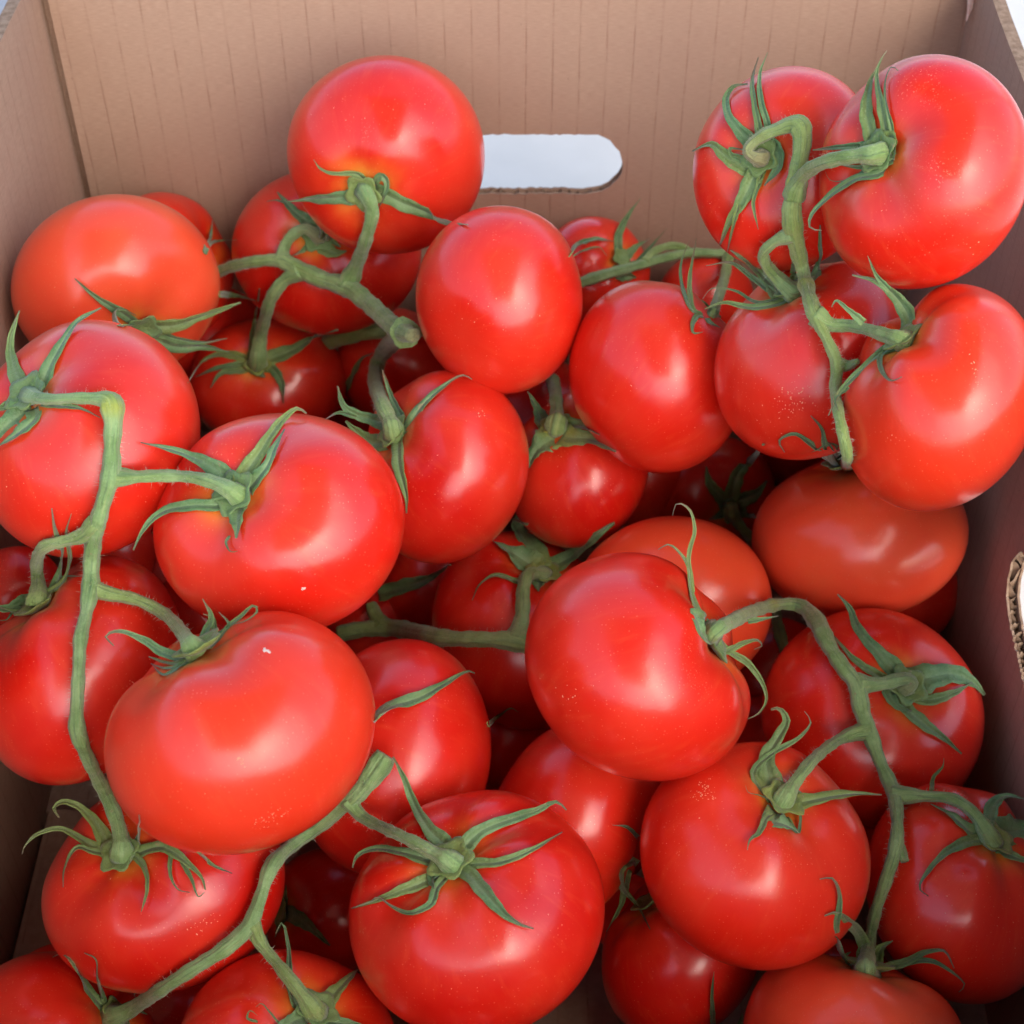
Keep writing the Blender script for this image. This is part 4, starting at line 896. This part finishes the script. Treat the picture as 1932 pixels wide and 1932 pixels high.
sid = 0
for tid, (tile, cen, seps) in CALYX.items():
    t = TOMS[tid]
    cpx = disp(tile, cen) if cen else None
    hb = hub_mesh(t, t.ob, .0066 * min(1.1, t.R / .037)) if tid not in NO_HUB else None
    if hb is None:
        hb = empty("calyx", (0, 0, 0)); hb.parent = t.ob
    for sp in seps:
        tl, w, pts = sp[0], sp[1], sp[2:]
        sid += 1
        P = [disp(tl, p) for p in pts]
        st = cpx if (cpx and math.dist(P[0], cpx) < 75) else None
        blade("sepal", tid, P, w * ZS * (1.06 if w < 36 else 1.22), hb, t.c, seed=sid, start=st)

# ------------------------------------------------------------------ vines
def depth_path(pts, rad, skip, lift, d_end, d_start=None, n=40, its=60):
    C = catmull([(x, y, r) for (x, y), r in zip(pts, rad)], n)
    cap = np.full(n, np.nan)
    for i, (x, y, r) in enumerate(C):
        best = None
        for ox in (-r * .7, 0, r * .7):
            h, _ = first_hit(x + ox, y, skip)
            if h is not None: best = h if best is None else min(best, h)
        if best is not None: cap[i] = best - r * best / FP * 1.05 - lift
    d = cap.copy()
    ok = np.where(~np.isnan(d))[0]
    if len(ok) == 0: d[:] = d_end if d_end else .6
    else: d = np.interp(np.arange(n), ok, d[ok])
    if d_end is not None: d[-1] = d_end
    if d_start is not None: d[0] = d_start
    lo, hi = d[0], d[-1]
    capf = np.where(np.isnan(cap), 9, cap)
    for _ in range(its):
        e = d.copy(); e[1:-1] = .5 * d[:-2] + .5 * d[2:]
        d = np.minimum(d, e) * .5 + .5 * np.minimum(e, capf)         # taut line lying on the fruit
        if d_end is not None: d[-1] = hi
        if d_start is not None: d[0] = lo
    return C, d
def tube(name, C, d, parent, origin, seed, cut_start=False, cut_end=False, flare_start=1.0, flare_end=1.0, yel=None, tip_end=0, sides=16):
    n = len(C)
    X = np.array([ray(x, y) * dd for (x, y, r), dd in zip(C, d)])
    for _ in range(2): X[1:-1] = .25 * X[:-2] + .5 * X[1:-1] + .25 * X[2:]
    R = C[:, 2] * .94 * d / FP
    T = np.gradient(X, axis=0); T /= np.linalg.norm(T, axis=1)[:, None]
    rg = np.random.default_rng(seed)
    nrm = np.cross(T[0], [0.3, .5, .8]); nrm /= np.linalg.norm(nrm)
    V, tip, ye, ve = [], [], [], []; lc, ls, lt = [], [], []
    ph = rg.uniform(0, 6.3, 4)
    L = np.concatenate([[0], np.cumsum(np.linalg.norm(np.diff(X, axis=0), axis=1))])
    for i in range(n):
        nrm = nrm - T[i] * (nrm @ T[i]); nrm /= np.linalg.norm(nrm); bn = np.cross(T[i], nrm)
        s = i / (n - 1)
        k = 1 + (flare_start - 1) * math.exp(-(L[i] / (R[0] * 2.2)) ** 2) + (flare_end - 1) * math.exp(-((L[-1] - L[i]) / (R[-1] * 2.2)) ** 2)
        k *= 1 + sum(.22 * math.exp(-((L[i] - q * L[-1]) / (R[i] * .9)) ** 2) for q in (yel or ())) + .06 * math.sin(L[i] * 420 + ph[0]) + .04 * math.sin(L[i] * 950 + ph[1])
        for j in range(sides):
            a = 2 * math.pi * j / sides
            rr = R[i] * k * (1 + .05 * math.cos(2 * a + ph[2] + L[i] * 30) + .06 * math.cos(5 * a + ph[3] + L[i] * 12) + rg.normal() * .012)
            V.append(X[i] + (nrm * math.cos(a) + bn * math.sin(a)) * rr)
            lc.append(math.cos(a)); ls.append(math.sin(a)); lt.append(L[i] * 22 + seed)
            tip.append(tip_end * max(0, (s - .55) / .45) if tip_end >= 0 else -tip_end * max(0, 1 - s / .12)); ye.append(0 if yel is None else max([math.exp(-((L[i] - q * L[-1]) / .003) ** 2) for q in yel] + [0])); ve.append(.25 * math.cos(5 * a + ph[3]))
            if (cut_start and i == 0) or (cut_end and i == n - 1): tip[-1] = .5
    F = []
    for i in range(n - 1):
        for j in range(sides):
            q = (j + 1) % sides
            F.append((i * sides + j, i * sides + q, (i + 1) * sides + q, (i + 1) * sides + j))
    F.append(tuple(range(sides))[::-1]); F.append(tuple((n - 1) * sides + j for j in range(sides)))
    o = mesh_obj(name, [v - origin for v in V], F, M_STEM, parent, attrs={"tip": tip, "yellow": ye, "vein": ve, "lonc": lc, "lons": ls, "lat": lt})
    return o, X, R, T, L[-1]
def hairs(acc, X, R, T, length, dens, seed):
    rg = np.random.default_rng(seed); V, F = acc
    for _ in range(int(length * dens)):
        i = rg.integers(0, len(X) - 1); f = rg.random()
        c = X[i] * (1 - f) + X[i + 1] * f
        v = rg.normal(size=3); v -= T[i] * (v @ T[i]); v /= np.linalg.norm(v)
        tipd = v + rg.normal(size=3) * .35; tipd /= np.linalg.norm(tipd)
        ln = rg.uniform(.0006, .0019); w = .000045
        b1 = np.cross(tipd, T[i]); b1 /= np.linalg.norm(b1) + 1e-9; b2 = np.cross(tipd, b1)
        base = c + v * R[i] * .93; n0 = len(V)
        V += [base + b1 * w, base - b1 * w * .5 + b2 * w * .87, base - b1 * w * .5 - b2 * w * .87, base + tipd * ln + v * ln * .2]
        F += [(n0, n0 + 1, n0 + 3), (n0 + 1, n0 + 2, n0 + 3), (n0 + 2, n0, n0 + 3)]
for vi, vn in enumerate(VINES):
    skip = vn.get('skip', ()); lift = vn.get('lift', .0035)
    main = vn['main']
    pts = [(p[0], p[1]) for p in main]; rad = [p[2] for p in main]
    def hubdepth(tid):
        t = TOMS[tid]; return float((t.hub + t.wax * .002) @ FWD)
    def fix_end(pts, tid):
        t = TOMS[tid]
        if tid in NO_SNAP: return pts
        hx, hy, _ = proj(t.hub + t.wax * .0015)
        if math.dist((hx, hy), pts[-1]) < 45: return pts[:-1] + [(float(hx), float(hy))]
        return pts
    e = vn.get('end'); st = vn.get('start')
    if e: pts = fix_end(pts, e)
    if st: pts = fix_end(pts[::-1], st)[::-1]
    C, d = depth_path(pts, rad, skip, lift, hubdepth(e) if e else vn.get('dend'), hubdepth(st) if st else vn.get('dstart'), n=max(40, 9 * len(pts)), its=vn.get('it', 60))
    d = d + vn.get('push', 0); mainC, maind = C, d
    org = ray(*pts[len(pts) // 2]) * d[len(d) // 2]
    root = empty("tomato_vine", org)
    tag(root, vn['label'], "vine", "green vine stems among the tomatoes")
    H = ([], [])
    o, X, R, T, L = tube("main_stem", C, d, root, org, 900 + vi, flare_end=1.45 if e else 1.0, flare_start=1.4 if st else 1.0, yel=vn.get('yel'), tip_end=vn.get('tip', 0), cut_start=vn.get('cs', False), cut_end=vn.get('ce', False))
    hairs(H, X, R, T, L, vn.get('hair', 3200), vi)
    for bi, br in enumerate(vn.get('br', ())):
        bp = [(p[0], p[1]) for p in br['p']]; brr = [p[2] for p in br['p']]
        k = int(np.argmin((mainC[:, 0] - bp[0][0]) ** 2 + (mainC[:, 1] - bp[0][1]) ** 2))
        bp[0] = (float(mainC[k, 0]), float(mainC[k, 1]))
        e = br.get('end')
        if e: bp = fix_end(bp, e)
        C, d = depth_path(bp, brr, br.get('skip', skip), br.get('lift', lift * .8), hubdepth(e) if e else (maind[k] + br['dd'] if 'dd' in br else None), maind[k] + .0004, n=max(28, 7 * len(bp)))
        o, X, R, T, L = tube("pedicel", C, d, root, org, 950 + 20 * vi + bi, flare_start=1.4, flare_end=1.4 if e else 1.0, yel=br.get('yel'), tip_end=br.get('tip', 0))
        hairs(H, X, R, T, L, vn.get('hair', 3200), 50 + 10 * vi + bi)
    if H[0]:
        h = mesh_obj("stem_hair", [v - org for v in H[0]], H[1], M_HAIR, root, smooth=False); h["kind"] = "stuff"
